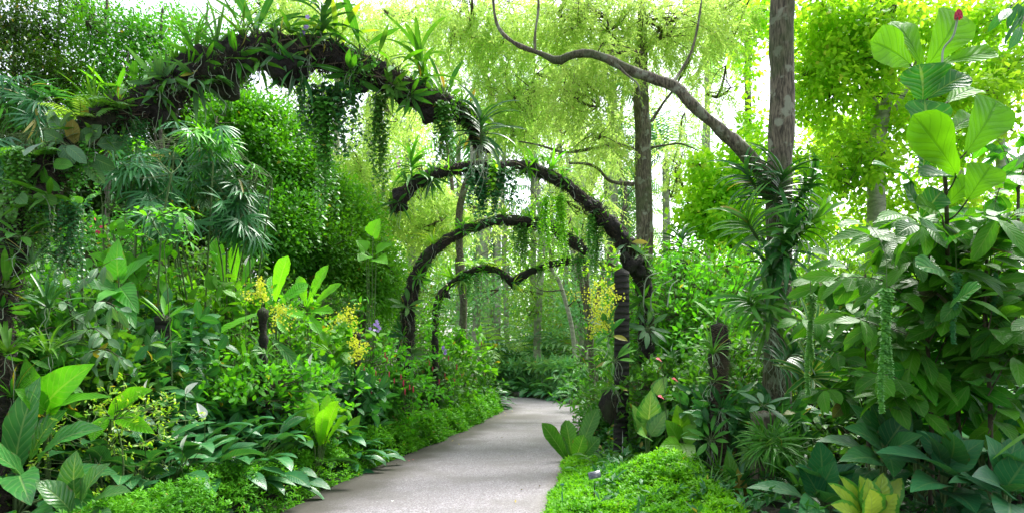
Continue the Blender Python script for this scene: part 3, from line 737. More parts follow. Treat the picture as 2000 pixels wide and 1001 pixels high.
A4 = arch('farthest arch, low and wavy with pale ferny tufts, left of the ringed black post',
     [(852, 815, 17.5, .12), (850, 640, 17.5, .12), (865, 570, 17.5, .13), (900, 540, 17.5, .13), (940, 524, 17.5, .12), (975, 530, 17.5, .12), (1000, 550, 17.5, .15), (1025, 538, 17.5, .13), (1060, 522, 17.5, .12), (1110, 508, 17.5, .12), (1160, 512, 17.5, .12), (1210, 540, 17.5, .12), (1235, 640, 17.5, .12), (1238, 820, 17.5, .12)], 240, 4000, 16, .6,
     knots=[((1003, 560, 17.5), .1), ((870, 575, 17.5), .15)])

# ---------------------------------------------------------------- epiphyte kinds
def epi(name, label, cat, loc, kind, s=1., axis=(0, 0, 1), mat=None, roots=6, group=None, n=None):
    t = thing(name, label, cat, loc, group); mL, mR, mS = MB(), MB(), MB(); ax = norm(np.asarray(axis, float))
    if kind == 'strap': rosette(mL, n or 13, .34 * s, .032 * s, 'strap', 6, (.35, 1.4), 1.0, .35, ax); mm = mat or 'strap'
    elif kind == 'cymb': rosette(mL, n or 20, .52 * s, .024 * s, 'grass', 8, (.5, 1.45), 1.2, .3, ax); mm = mat or 'strap'
    elif kind == 'tassel': rosette(mL, n, .30 * s, .017 * s, 'strap', 6, (-.3, 1.4), 1.3, .3, ax, spread=.13 * s); mm = mat or 'strap'
    elif kind == 'broad': petioled(mL, mS, n or 8, .25 * s, .065 * s, 'ellip', 6, (.3, 1.3), (.03 * s, .09 * s), .5, .22, .02, ax, pr=.006 * s); mm = mat or 'mid'
    elif kind == 'upright': petioled(mL, mS, n or 5, .36 * s, .06 * s, 'ellip', 7, (.95, 1.5), (.02, .08), .25, .25, .02, ax, pr=.01 * s); mm = mat or 'strap'
    elif kind == 'hang': rosette(mL, n or 9, .30 * s, .042 * s, 'lance', 6, (-.2, .9), -.7, .25, ax); mm = mat or 'vanda'
    elif kind == 'round': petioled(mL, mS, n or 11, .19 * s, .105 * s, 'round', 6, (-.3, 1.2), (.02, .16), .45, .2, .02, ax, pr=.006); mm = mat or 'greyg'
    elif kind == 'fern':
        k = n or 9; az = R.random(k) * 6.28; D = np.stack([np.cos(az), np.sin(az), R.uniform(.1, 1., k)], 1) + ax * .5
        fronds(mL, mS, np.zeros((k, 3)), D, .3 * s * R.uniform(.7, 1.2, k), 1.3, 14, .07 * s, .016 * s, 2, .3, .003, 1.1); mm = mat or 'fern'
    elif kind == 'vanda':
        k = int((n or 22) * 1.3); h = np.linspace(0, .22 * s, k); az = np.arange(k) * PI + R.normal(size=k) * .45 + R.random() * 3
        el = np.linspace(-.05, 1.25, k); X = norm(np.cross(ax, [.2, .95, .1])); Yv = np.cross(ax, X)
        rad = np.cos(az)[:, None] * X + np.sin(az)[:, None] * Yv
        D = np.cos(el)[:, None] * rad + np.sin(el)[:, None] * ax; Nn = -np.sin(el)[:, None] * rad + np.cos(el)[:, None] * ax
        leaves(mL, ax * h[:, None], D, Nn, .40 * s * R.uniform(.75, 1.1, k), .046 * s, 'strap', 8, R.uniform(.7, 1.4, k), .45, 0., 14., R.normal(size=k) * .2)
        tubes(mS, np.stack([ax * a for a in np.linspace(-.03, .22 * s, 5)]), .012 * s, 6); mm = mat or 'vanda'
    mL.build('foliage', LM[mm], t)
    if mS.v: mS.build('stalks', BK['cane'], t)
    if roots:
        aerial_roots(mR, (0, 0, 0), roots, .35 * s, .0035, .25); mR.build('aerial_roots', MT_rootw, t)
    return t

def on(A, px, dz=0., front=0.05):
    """point on the arch centre line nearest the picture column px, lifted by dz"""
    p, r = A; x = 1000 + p[:, 0] * F / p[:, 1]
    top = np.where(p[:, 2] > 1.2, np.abs(x - px), 1e9); i = int(top.argmin())
    return p[i] + np.array([0, -front, dz * r[i]]), r[i]

E = [  # arch
 (A1, 60, .3, 'round', 1.1, (-.2, -.8, .3), 'mid', 0, 'glossy round leaved climber at the bend where the nearest arch turns down'),
 (A1, 90, .9, 'fern', 1.3, (-.2, -.3, 1), 'vine', 0, 'arching fern on the outer left shoulder of the nearest arch'),
 (A1, 165, .9, 'fern', 1.1, (0, -.3, 1), 'fern', 0, 'small pale fern between the round leaves and the grassy leaves on the nearest arch'),
 (A1, 250, -.2, 'fern', 1.1, (.1, -.9, .1), 'vine', 3, 'fern sprouting from the face of the left slope of the nearest arch'),
 (A1, 265, .9, 'broad', 1., (0, -.2, 1), 'mid', 2, 'broad leaved orchid on the left slope of the nearest arch above the face fern'),
 (A1, 320, .2, 'hang', 1.2, (0, -.8, -.4), 'greyg', 3, 'grey green leaves curving over the left slope of the nearest arch'),
 (A1, 350, -.2, 'strap', .9, (-.1, -.9, .2), 'strap', 5, 'strap leaved orchid on the face of the left shoulder of the nearest arch'),
 (A1, 410, 0, 'hang', 1.1, (0, -.8, -.5), 'strap', 4, 'bright hanging leaves on the face of the left shoulder of the nearest arch'),
 (A1, 470, -.3, 'hang', 1.2, (.1, -.8, -.5), 'mid', 4, 'mid green hanging leaves left of the crown of the nearest arch'),
 (A1, 550, -.5, 'hang', 1.0, (.1, -.8, -.5), 'greyg', 6, 'grey green hanging leaves under the broad leaved orchid of the nearest arch'),
 (A1, 570, .9, 'strap', 1., (0, -.2, 1), 'strap', 2, 'strap leaved orchid between the broad leaved orchid and the purple flowers'),
 (A1, 775, .9, 'broad', 1.1, (.1, -.2, 1), 'fresh', 2, 'bright broad leaved orchid left of the orchid fountain on the nearest arch'),
 (A1, 805, -.5, 'hang', 1.1, (.1, -.8, -.4), 'mid', 4, 'green hanging leaves below the orchid fountain on the nearest arch'),
 (A4, 1003, -.6, 'hang', 1.3, (.5, -.3, -.3), 'yel', 2, 'pale leaves at the lowest dip of the farthest arch'),
 (A4, 950, .9, 'fern', 1.6, (0, 0, 1), 'fern', 0, 'second pale ferny tuft on the left hump of the farthest arch'),
 (A4, 1105, .9, 'fern', 1.5, (0, 0, 1), 'fern', 0, 'second ferny tuft on the right hump of the farthest arch'),
 (A4, 900, -.8, 'hang', 1.5, (0, -.3, -1), 'fern', 4, 'pale hanging leaves under the left shoulder of the farthest arch'),

 (A1, 945, -.1, 'vanda', 1.15, (.05, -.5, .85), None, 16, 'large dark strap leaved orchid with pale dangling roots at the tip of the nearest arch'),
 (A1, 828, .9, 'vanda', 1.25, (-.1, 0, 1), 'strap', 3, 'bright green strap leaved orchid fountain standing high near the right end of the nearest arch'),
 (A1, 628, .9, 'vanda', 1.15, (.1, 0, 1), None, 3, 'dark green strap leaved orchid standing at the crown of the nearest arch beside purple flowers'),
 (A1, 708, .9, 'upright', 1.25, (0, 0, 1), 'mid', 0, 'orchid with tall broad upright leaves on top of the nearest arch'),
 (A1, 735, .8, 'upright', .8, (.2, 0, 1), 'strap', 0, 'smaller upright orchid just right of the tall broad leaved one on the nearest arch'),
 (A1, 660, .9, 'upright', 1., (.1, 0, 1), 'yel', 0, 'pale yellow green upright orchid leaves at the crown of the nearest arch'),
 (A1, 868, .9, 'upright', .85, (.3, 0, 1), 'vanda', 2, 'dark upright broad leaves beside the bright orchid fountain on the nearest arch'),
 (A1, 505, .8, 'upright', 1.35, (-.15, 0, 1), 'vanda', 0, 'tall dark upright orchid leaves left of the crown of the nearest arch'),
 (A1, 480, .8, 'cymb', .9, (-.3, 0, 1), 'strap', 0, 'thin grassy orchid left of the tall dark upright leaves on the nearest arch'),
 (A1, 545, .8, 'broad', 1., (0, -.2, 1), 'mid', 3, 'broad leaved orchid with arching leaves left of the purple flowers on the nearest arch'),
 (A1, 425, .8, 'cymb', 1.15, (.2, 0, 1), 'greyg', 0, 'pale green orchid with very long thin leaves on the left shoulder of the nearest arch'),
 (A1, 385, .8, 'cymb', .95, (-.25, 0, 1), 'strap', 0, 'long leaved grassy orchid fanning left on the left shoulder of the nearest arch'),
 (A1, 350, .8, 'strap', .85, (0, -.2, 1), 'strap', 3, 'strap leaved orchid tuft behind the long leaved grassy orchid on the nearest arch'),
 (A1, 290, .8, 'upright', .75, (0, 0, 1), 'mid', 0, 'short upright leaves right of the pointed bright leaves on the nearest arch'),
 (A1, 228, .9, 'upright', .8, (.0, 0, 1), 'fresh', 0, 'pointed bright green leaves standing on the left slope of the nearest arch'),
 (A1, 195, .8, 'cymb', .75, (-.3, 0, 1), 'strap', 0, 'thin spreading grassy leaves above the round leaved climber on the nearest arch'),
 (A1, 135, .3, 'round', 1.2, (-.2, -.6, .6), 'greyg', 0, 'climber with round grey green leaves, upper clump on the shoulder of the nearest arch'),
 (A1, 105, -.2, 'round', 1.05, (-.6, -.6, .2), 'mid', 0, 'climber with round mid green leaves low on the left shoulder of the nearest arch'),
 (A1, 165, -.9, 'round', 1.15, (.1, -.8, -.2), 'greyg', 0, 'round leaved climber hanging under the left shoulder of the nearest arch'),
 (A1, 200, -.9, 'hang', 1., (.2, -.5, -.8), 'strap', 3, 'drooping strap leaves under the left slope of the nearest arch beside round leaves'),
 (A1, 325, -.7, 'hang', 1.1, (.1, -.5, -.8), 'mid', 2, 'hanging pointed leaves under the left slope of the nearest arch above the fan palms'),
 (A1, 395, -.8, 'hang', 1.25, (.1, -.4, -.9), 'greyg', 2, 'long grey green leaf cluster hanging below the left shoulder of the nearest arch'),
 (A1, 435, -1.1, 'fern', .8, (0, -.5, -.5), 'vine', 2, 'small fern drooping from the lowest lump of the left shoulder of the nearest arch'),
 (A1, 515, -1., 'hang', .95, (-.1, -.4, -.9), 'strap', 2, 'pale green leaves hanging below the crown of the nearest arch, left of the big vine'),
 (A1, 590, -1.3, 'hang', 1.3, (0, -.4, -.9), 'vanda', 2, 'dark pointed leaves hanging under the crown of the nearest arch left of the big vine'),
 (A1, 612, -.2, 'strap', .8, (-.3, -.8, .2), 'strap', 9, 'orchid with long pale roots creeping over the face of the nearest arch crown'),
 (A1, 690, -.8, 'broad', 1., (0, -.6, -.6), 'mid', 3, 'broad leaved orchid hanging between the two vine curtains of the nearest arch'),
 (A1, 770, -.4, 'hang', 1., (.3, -.7, -.2), 'strap', 4, 'green leaves with fine roots on the nearest arch, right of its crown'),
 (A1, 905, .6, 'strap', .7, (.1, 0, 1), 'strap', 4, 'small strap leaved orchid just left of the rooty dark one tipping the nearest arch'),
 (A2, 803, .9, 'vanda', 1.15, (0, 0, 1), 'strap', 6, 'bright strap leaved orchid at the left end of the second arch'),
 (A2, 782, -.7, 'hang', 1.2, (0, -.4, -.9), 'vanda', 3, 'dark leaves hanging from the root ball at the left tip of the second arch'),
 (A2, 845, -.8, 'hang', 1.1, (0, -.4, -.9), 'vanda', 3, 'dark pointed leaves hanging under the left part of the second arch'),
 (A2, 765, .6, 'upright', .8, (-.1, 0, 1), 'mid', 0, 'upright leaves above the root ball at the left tip of the second arch'),
 (A2, 1043, .8, 'strap', 1.2, (-.1, -.2, 1), 'strap', 5, 'strap leaved orchid at the crown of the second arch, left one of the pair'),
 (A2, 1078, .8, 'strap', 1.15, (.2, -.2, 1), 'fresh', 3, 'bright strap leaved orchid at the crown of the second arch, right one of the pair'),
 (A2, 1030, -.3, 'hang', .9, (0, -.6, -.8), 'fresh', 3, 'pale green club shaped leaves dangling from the crown of the second arch'),
 (A2, 1170, .8, 'upright', .9, (.1, 0, 1), 'strap', 0, 'upright green leaves on the right slope of the second arch'),
 (A2, 1225, .2, 'broad', 1.1, (-.5, -.5, .3), 'greyg', 4, 'grey green leaves fanning left where the second arch becomes a leg'),
 (A2, 1240, .6, 'strap', 1.1, (.6, -.3, .6), 'strap', 4, 'strap leaves fanning right above the black joint of the second arch'),
 (A3, 905, .9, 'broad', 1.3, (0, 0, 1), 'fresh', 2, 'bright leaf tuft on the upper left slope of the third arch'),
 (A3, 850, .6, 'cymb', 1.1, (-.4, 0, .9), 'yel', 2, 'yellow green grassy tuft fanning left on the third arch'),
 (A3, 985, .8, 'strap', 1.1, (0, 0, 1), 'yel', 0, 'yellow green strap leaf tuft at the crown of the third arch, left one'),
 (A3, 1035, .8, 'strap', 1.25, (0, 0, 1), 'fresh', 0, 'bright strap leaf tuft at the crown of the third arch, right one'),
 (A3, 815, -.2, 'hang', 1.5, (.7, -.3, -.2), 'mid', 2, 'pointed leaves reaching right from the left leg of the third arch'),
 (A3, 1128, .9, 'broad', 1.4, (.3, 0, .9), 'fresh', 2, 'leafy bright orchid near the right tip of the third arch'),
 (A4, 925, .9, 'fern', 1.8, (0, 0, 1), 'fern', 0, 'pale ferny tuft on the left hump of the farthest arch'),
 (A4, 975, .9, 'fern', 1.5, (0, 0, 1), 'yel', 0, 'yellowish ferny tuft where the farthest arch dips'),
 (A4, 1070, .9, 'fern', 1.5, (0, 0, 1), 'fern', 0, 'ferny tuft on the right hump of the farthest arch'),
 (A4, 885, .6, 'strap', 1.8, (-.5, 0, .8), 'fresh', 0, 'strap leaf tuft at the left shoulder of the farthest arch'),
 (A4, 1030, .8, 'cymb', 1.2, (0, 0, 1), 'strap', 0, 'grassy tuft just right of the dip in the farthest arch'),
]
KN = {'vanda': 'strap_leaved_orchid', 'strap': 'strap_leaved_orchid', 'cymb': 'grassy_orchid', 'upright': 'upright_orchid', 'broad': 'broad_leaved_orchid', 'hang': 'hanging_orchid', 'round': 'round_leaved_climber', 'fern': 'tufted_fern'}
for A, px, dz, kind, s, ax, mat, roots, lab in E:
    q, r = on(A, px, dz, .05 if dz > .5 else .12)
    epi(KN[kind], lab, 'climber' if kind == 'round' else 'fern' if kind == 'fern' else 'orchid', q, kind, s, ax, mat, roots)

# small unnamed tufts scattered over the arches
def scatter_tufts(A, n, where, sc, group, label):
    protos = []
    for kind, mat in (('strap', 'strap'), ('broad', 'mid'), ('hang', 'vanda'), ('strap', 'fresh')):
        protos.append((kind, mat))
    made = {}
    p, r = A; lo, hi = where
    for i in range(n):
        kind, mat = protos[i % 4]; j = int(len(p) * (lo + (hi - lo) * (i + R.random()) / n)); side = R.choice([-1, 1]) * R.uniform(.2, .9)
        T = norm(p[min(j + 1, len(p) - 1)] - p[j - 1]); ax = norm(np.array([side, -.7, R.uniform(-.5, .8)]) - 0 * T)
        loc = p[j] + ax * r[j] * .75
        if kind not in made:
            made[kind, mat] = made.get((kind, mat)) or epi('orchid_tuft', label, 'orchid', loc, kind, sc, ax * [1, 1, 1], mat, 3, group)
            if i < 4: continue
        dup(made[kind, mat], loc, R.random() * 6.28, R.uniform(.6, 1.15), tilt=(R.normal() * .5, R.normal() * .5))
scatter_tufts(A1, 84, (.2, .97), .6, 'small leaf tufts on the nearest arch', 'small leafy orchid tuft rooted in the black crust of the nearest arch')
scatter_tufts(A2, 34, (.06, .97), .7, 'small leaf tufts on the second arch', 'small leafy orchid tuft rooted in the black crust of the second arch')
scatter_tufts(A3, 20, (.12, .97), .8, 'small leaf tufts on the third arch', 'small leafy orchid tuft rooted in the black crust of the third arch')
scatter_tufts(A4, 24, (.15, .85), .9, 'small leaf tufts on the farthest arch', 'small leafy tuft rooted in the crust of the farthest arch')

# flowers on the arches
def spike_flowers(label, cat, px, py, Y, mat, n=7, size=.045, spread=.06, stem_to=None):
    c = P(px, py, Y); b = P(*stem_to) if stem_to is not None else c - UP * .2
    t = thing('orchid_flowers', label, cat, b); o = np.array(b)
    mS, mF = MB(), MB(); p = spline([b, (b + c) / 2 + np.array([.02, 0, .05]), c], 10); tubes(mS, p, .003, 4)
    C = c + R.normal(size=(n, 3)) * spread * np.array([.5, .3, 1]); flowers(mF, C, size, 5)
    mS.build('flower_stem', BK['cane'], t, o); mF.build('blossoms', mat, t, o)
spike_flowers('pale purple orchid blossoms above the crown of the nearest arch', 'flowers', 596, 55, 6.2, MT_purple, 5, .05, .05, (604, 100, 6.25))
spike_flowers('pink orchid blossoms left of the bright orchid on the second arch', 'flowers', 778, 316, 9.5, MT_pink, 4, .05, .05, (790, 352, 9.5))
spike_flowers('small red and white orchid blossoms over the leaves near the left arch leg', 'flowers', 188, 448, 5.9, MT_red, 6, .035, .07, (215, 480, 5.9))
spike_flowers('round purple orchid blossom cluster among the shrubs left of the third arch leg', 'flowers', 735, 638, 10.6, MT_purple, 9, .06, .05, (728, 700, 10.6))
spike_flowers('round purple orchid blossom cluster right of the third arch leg', 'flowers', 867, 681, 12.5, MT_purple, 9, .06, .05, (860, 740, 12.5))

# hanging vine curtains
V = [ # px
 (165, 290, 400, 5.7, 9, 40, .03, 'vine', 'short creeper curtain below the round leaves of the nearest arch shoulder'),
 (260, 235, 330, 5.8, 8, 40, .03, 'vined', 'short dark creeper curtain under the left slope of the nearest arch'),
 (40, 300, 470, 5.5, 12, 40, .03, 'vine', 'creeper curtain at the left edge in front of the arch bend'),
 (645, 170, 300, 6.3, 22, 62, .040, 'vined', 'broad dark bushy curtain of small leaved vine under the crown of the nearest arch'),
 (632, 200, 430, 6.25, 8, 22, .040, 'vine', 'long tail of small leaved vine under the crown of the nearest arch'),
 (703, 110, 200, 6.3, 6, 30, .028, 'vine', 'small leaved creeper draped over the face of the nearest arch near its crown'),
 (738, 190, 390, 6.45, 8, 18, .034, 'vine', 'narrow vine curtain hanging right of the broad one on the nearest arch'),
 (866, 205, 335, 6.65, 10, 20, .030, 'vine', 'blue green vine curtain hanging near the right end of the nearest arch'),
 (118, 400, 560, 5.55, 16, 60, .024, 'vined', 'fine grey green vine curtain over the left leg of the nearest arch'),
 (75, 430, 520, 5.5, 8, 40, .022, 'vine', 'feathery pale vine strands on the left leg of the nearest arch'),
 (955, 330, 430, 9.6, 26, 46, .045, 'vined', 'dark blue green vine mass under the left half of the second arch'),
 (965, 318, 385, 9.55, 3, 10, .055, 'vineb', 'bright round leaved strand in front of the dark vine mass on the second arch'),
 (1080, 385, 540, 9.9, 16, 34, .030, 'vineb', 'bright green beard of fine vine hanging under the right half of the second arch'),
 (1160, 425, 548, 10.1, 13, 26, .030, 'vine', 'green beard of fine vine nearest the right leg of the second arch'),
 (1020, 440, 520, 13, 12, 28, .035, 'vine', 'dull green vine beard under the crown of the third arch'),
 (1130, 500, 560, 13, 7, 22, .035, 'vine', 'short vine beard at the right tip of the third arch'),
 (915, 535, 590, 17.4, 8, 20, .045, 'vine', 'short pale vine beard below the left hump of the farthest arch'),
]
for px, t0, t1, Y, ns, wpx, lf, mat, lab in V:
    ns = int(ns * 1.9); lf *= 1.45 if Y < 8 else 1.6
    top = P(px, t0, Y); t = thing('hanging_vine', lab, 'vine', top); mL, mS = MB(), MB()
    st = np.stack([R.normal(size=ns) * wpx * .45 * Y / F, R.normal(size=ns) * .05, R.uniform(-.02, .05, ns)], 1)
    ln = (t1 - t0) * Y / F * R.uniform(.45, 1.05, ns)
    vine_strands(mL, mS, st, ln, lf, lf * .62, .05)
    mL.build('foliage', LM[mat], t); mS.build('strands', BK['cane'], t)

# ---------------------------------------------------------------- posts
def post(label, px, ptop, Y, r, lean=0., ringed=True, pbot=None, hairy=0, extra=()):
    b = G(px, Y) if pbot is None else P(px, pbot, Y); top = P(px + lean, ptop, Y)
    t = thing('tree_fern_post', label, 'post', b); o = np.array(b)
    m = 46; p = spline([b, (b + top) / 2 + np.array([.01, 0, 0]), top], m)
    rr = r * (1 + .015 * np.sin(np.arange(m) * 1.9) + .05 * lump(np.arange(m) * .2, np.arange(m) * 0, 1.)); rr[-2:] *= .96
    mb = MB(); tubes(mb, p, rr, 18, U=(0, 1, .02), bump=.10 if ringed else .55, bf=9.); 
    mb.build('shaft', BK['post'] if ringed else BK['root'], t, o)
    k = 900 + hairy * 3; i = R.integers(1, m - 1, k); a = R.random(k) * 6.28; rd = np.stack([np.cos(a), np.sin(a), 0 * a], 1)
    mf = MB(); leaves(mf, p[i] + rd * r * .95, rd * (.4 if not hairy else .7) + np.stack([-np.sin(a), np.cos(a), R.normal(size=k) * .5], 1) - UP * .3 * bool(hairy), rd, R.uniform(.02, .06, k) * (2.2 if hairy else 1), .004, 'grass', 3, 1.2, None)
    fo = mf.build('fibres', MT_dry if hairy else MT_fibre, t, o); fo['kind'] = 'stuff'
    if hairy:
        mr = MB(); A_ = p[R.integers(m // 3, m, 60)] - o; aerial_roots(mr, (0, 0, 0), 60, .3, .0022, .5); v_ = mr.v
        mr.v = [v + 0 for v in v_]; sh = np.repeat(A_ + np.array([0, -.08, 0]), 36, 0)
        mr.v = [(v_[0] * [1, .6, 1] + sh)]; q_ = mr.build('dry_roots', MT_dry, t); q_['kind'] = 'stuff'
    return t
post('tall black ringed post at the right edge of the path carrying orchids', 1212, 522, 9.9, .108, 2)
post('black hairy post wrapped in dry roots right of the moss mound', 1400, 628, 7.4, .082, 4, False, None, 1200)
post('short black post carrying grassy orchids in the left bed', 318, 612, 7.6, .085)
post('black post behind the yellow blossoms in the middle of the left bed', 513, 598, 8.4, .05, 0, False)
post('black post right of the spathe lilies with small leaves growing up it', 697, 645, 9.9, .045, 0, False)
post('thin dark post inside the shrubs right of the second arch leg', 1330, 505, 12.5, .12, 0, False)
post('dark post behind the far left shrubs beside the purple blossoms', 850, 640, 14.2, .06, 0, False)
# rough log in front of the trunk
def log(label, px, pt, Y, r):
    b = G(px, Y); top = P(px + 4, pt, Y); t = thing('log_post', label, 'post', b); mb = MB()
    tubes(mb, spline([b, (b + top) / 2, top], 30), r, 20, U=(0, 1, .02), bump=.18, bf=7.); mb.build('shaft', BK['trunk'], t, b)
log('rough bark log standing in front of the tall right trunk', 1487, 800, 6.9, .12)

ph = thing('plant_label', 'small black stake with a tilted grey name plate in the bright moss beside the path', 'sign', G(1160, 7.0))
b = np.array(ph.location); top = P(1162, 930, 7.0) - b
mb = MB(); tubes(mb, np.array([[0, 0, -.05], top * .5, top]), .007, 8, U=(0, 1, 0)); mb.build('stake', MT_metal, ph)
def plate(mb, c, ux, uy, w, h, d):
    n = np.cross(ux, uy); q = [c + sx * ux * w / 2 + sy * uy * h / 2 + sz * n * d / 2 for sz in (-1, 1) for sx, sy in ((-1, -1), (1, -1), (1, 1), (-1, 1))]
    mb.add(q, [[3, 2, 1, 0], [4, 5, 6, 7], [0, 1, 5, 4], [1, 2, 6, 5], [2, 3, 7, 6], [3, 0, 4, 7]])
ux = norm(np.array([.95, -.1, .22])); uy = norm(np.array([-.25, .45, .8])); uy = norm(uy - (uy @ ux) * ux)
mb = MB(); plate(mb, top + uy * .02, ux, uy, .125, .075, .006); pl = mb.build('name_plate', MT_plate, ph)
mb = MB(); nn = np.cross(ux, uy)
for k_, (w_, y_) in enumerate([(.08, .022), (.09, .006), (.06, -.008), (.075, -.022)]): plate(mb, top + uy * (.02 + y_) + nn * .0045 , ux, uy, w_, .005, .002)
mb.build('lettering', MT_ink, pl)
ph = thing('marker_stake', 'thin teal stake standing at the left edge of the bright moss', 'stake', G(1098, 6.85))
mb = MB(); h_ = P(1098, 945, 6.85)[2] - ph.location.z
tubes(mb, np.array([[0, 0, -.05], [0, 0, h_ * .5], [0, 0, h_]]), .006, 6, U=(0, 1, 0)); mb.build('rod', MT_teal, ph)
mb = MB(); plate(mb, np.array([0, -.004, h_]), np.array([1., 0, 0]), np.array([0, 0, 1.]), .035, .02, .006); mb.build('tip_plate', MT_teal, ph)
ph = thing('plastic_tube', 'thin pale plastic tube standing against the foot of the ringed black post', 'tube', G(1216, 9.42))
mb = MB(); tubes(mb, np.array([[0, 0, -.05], [0, 0, .3], [0, 0, P(1216, 842, 9.42)[2]]]), .009, 8, U=(0, 1, 0)); mb.build('tube', MT_cane, ph)

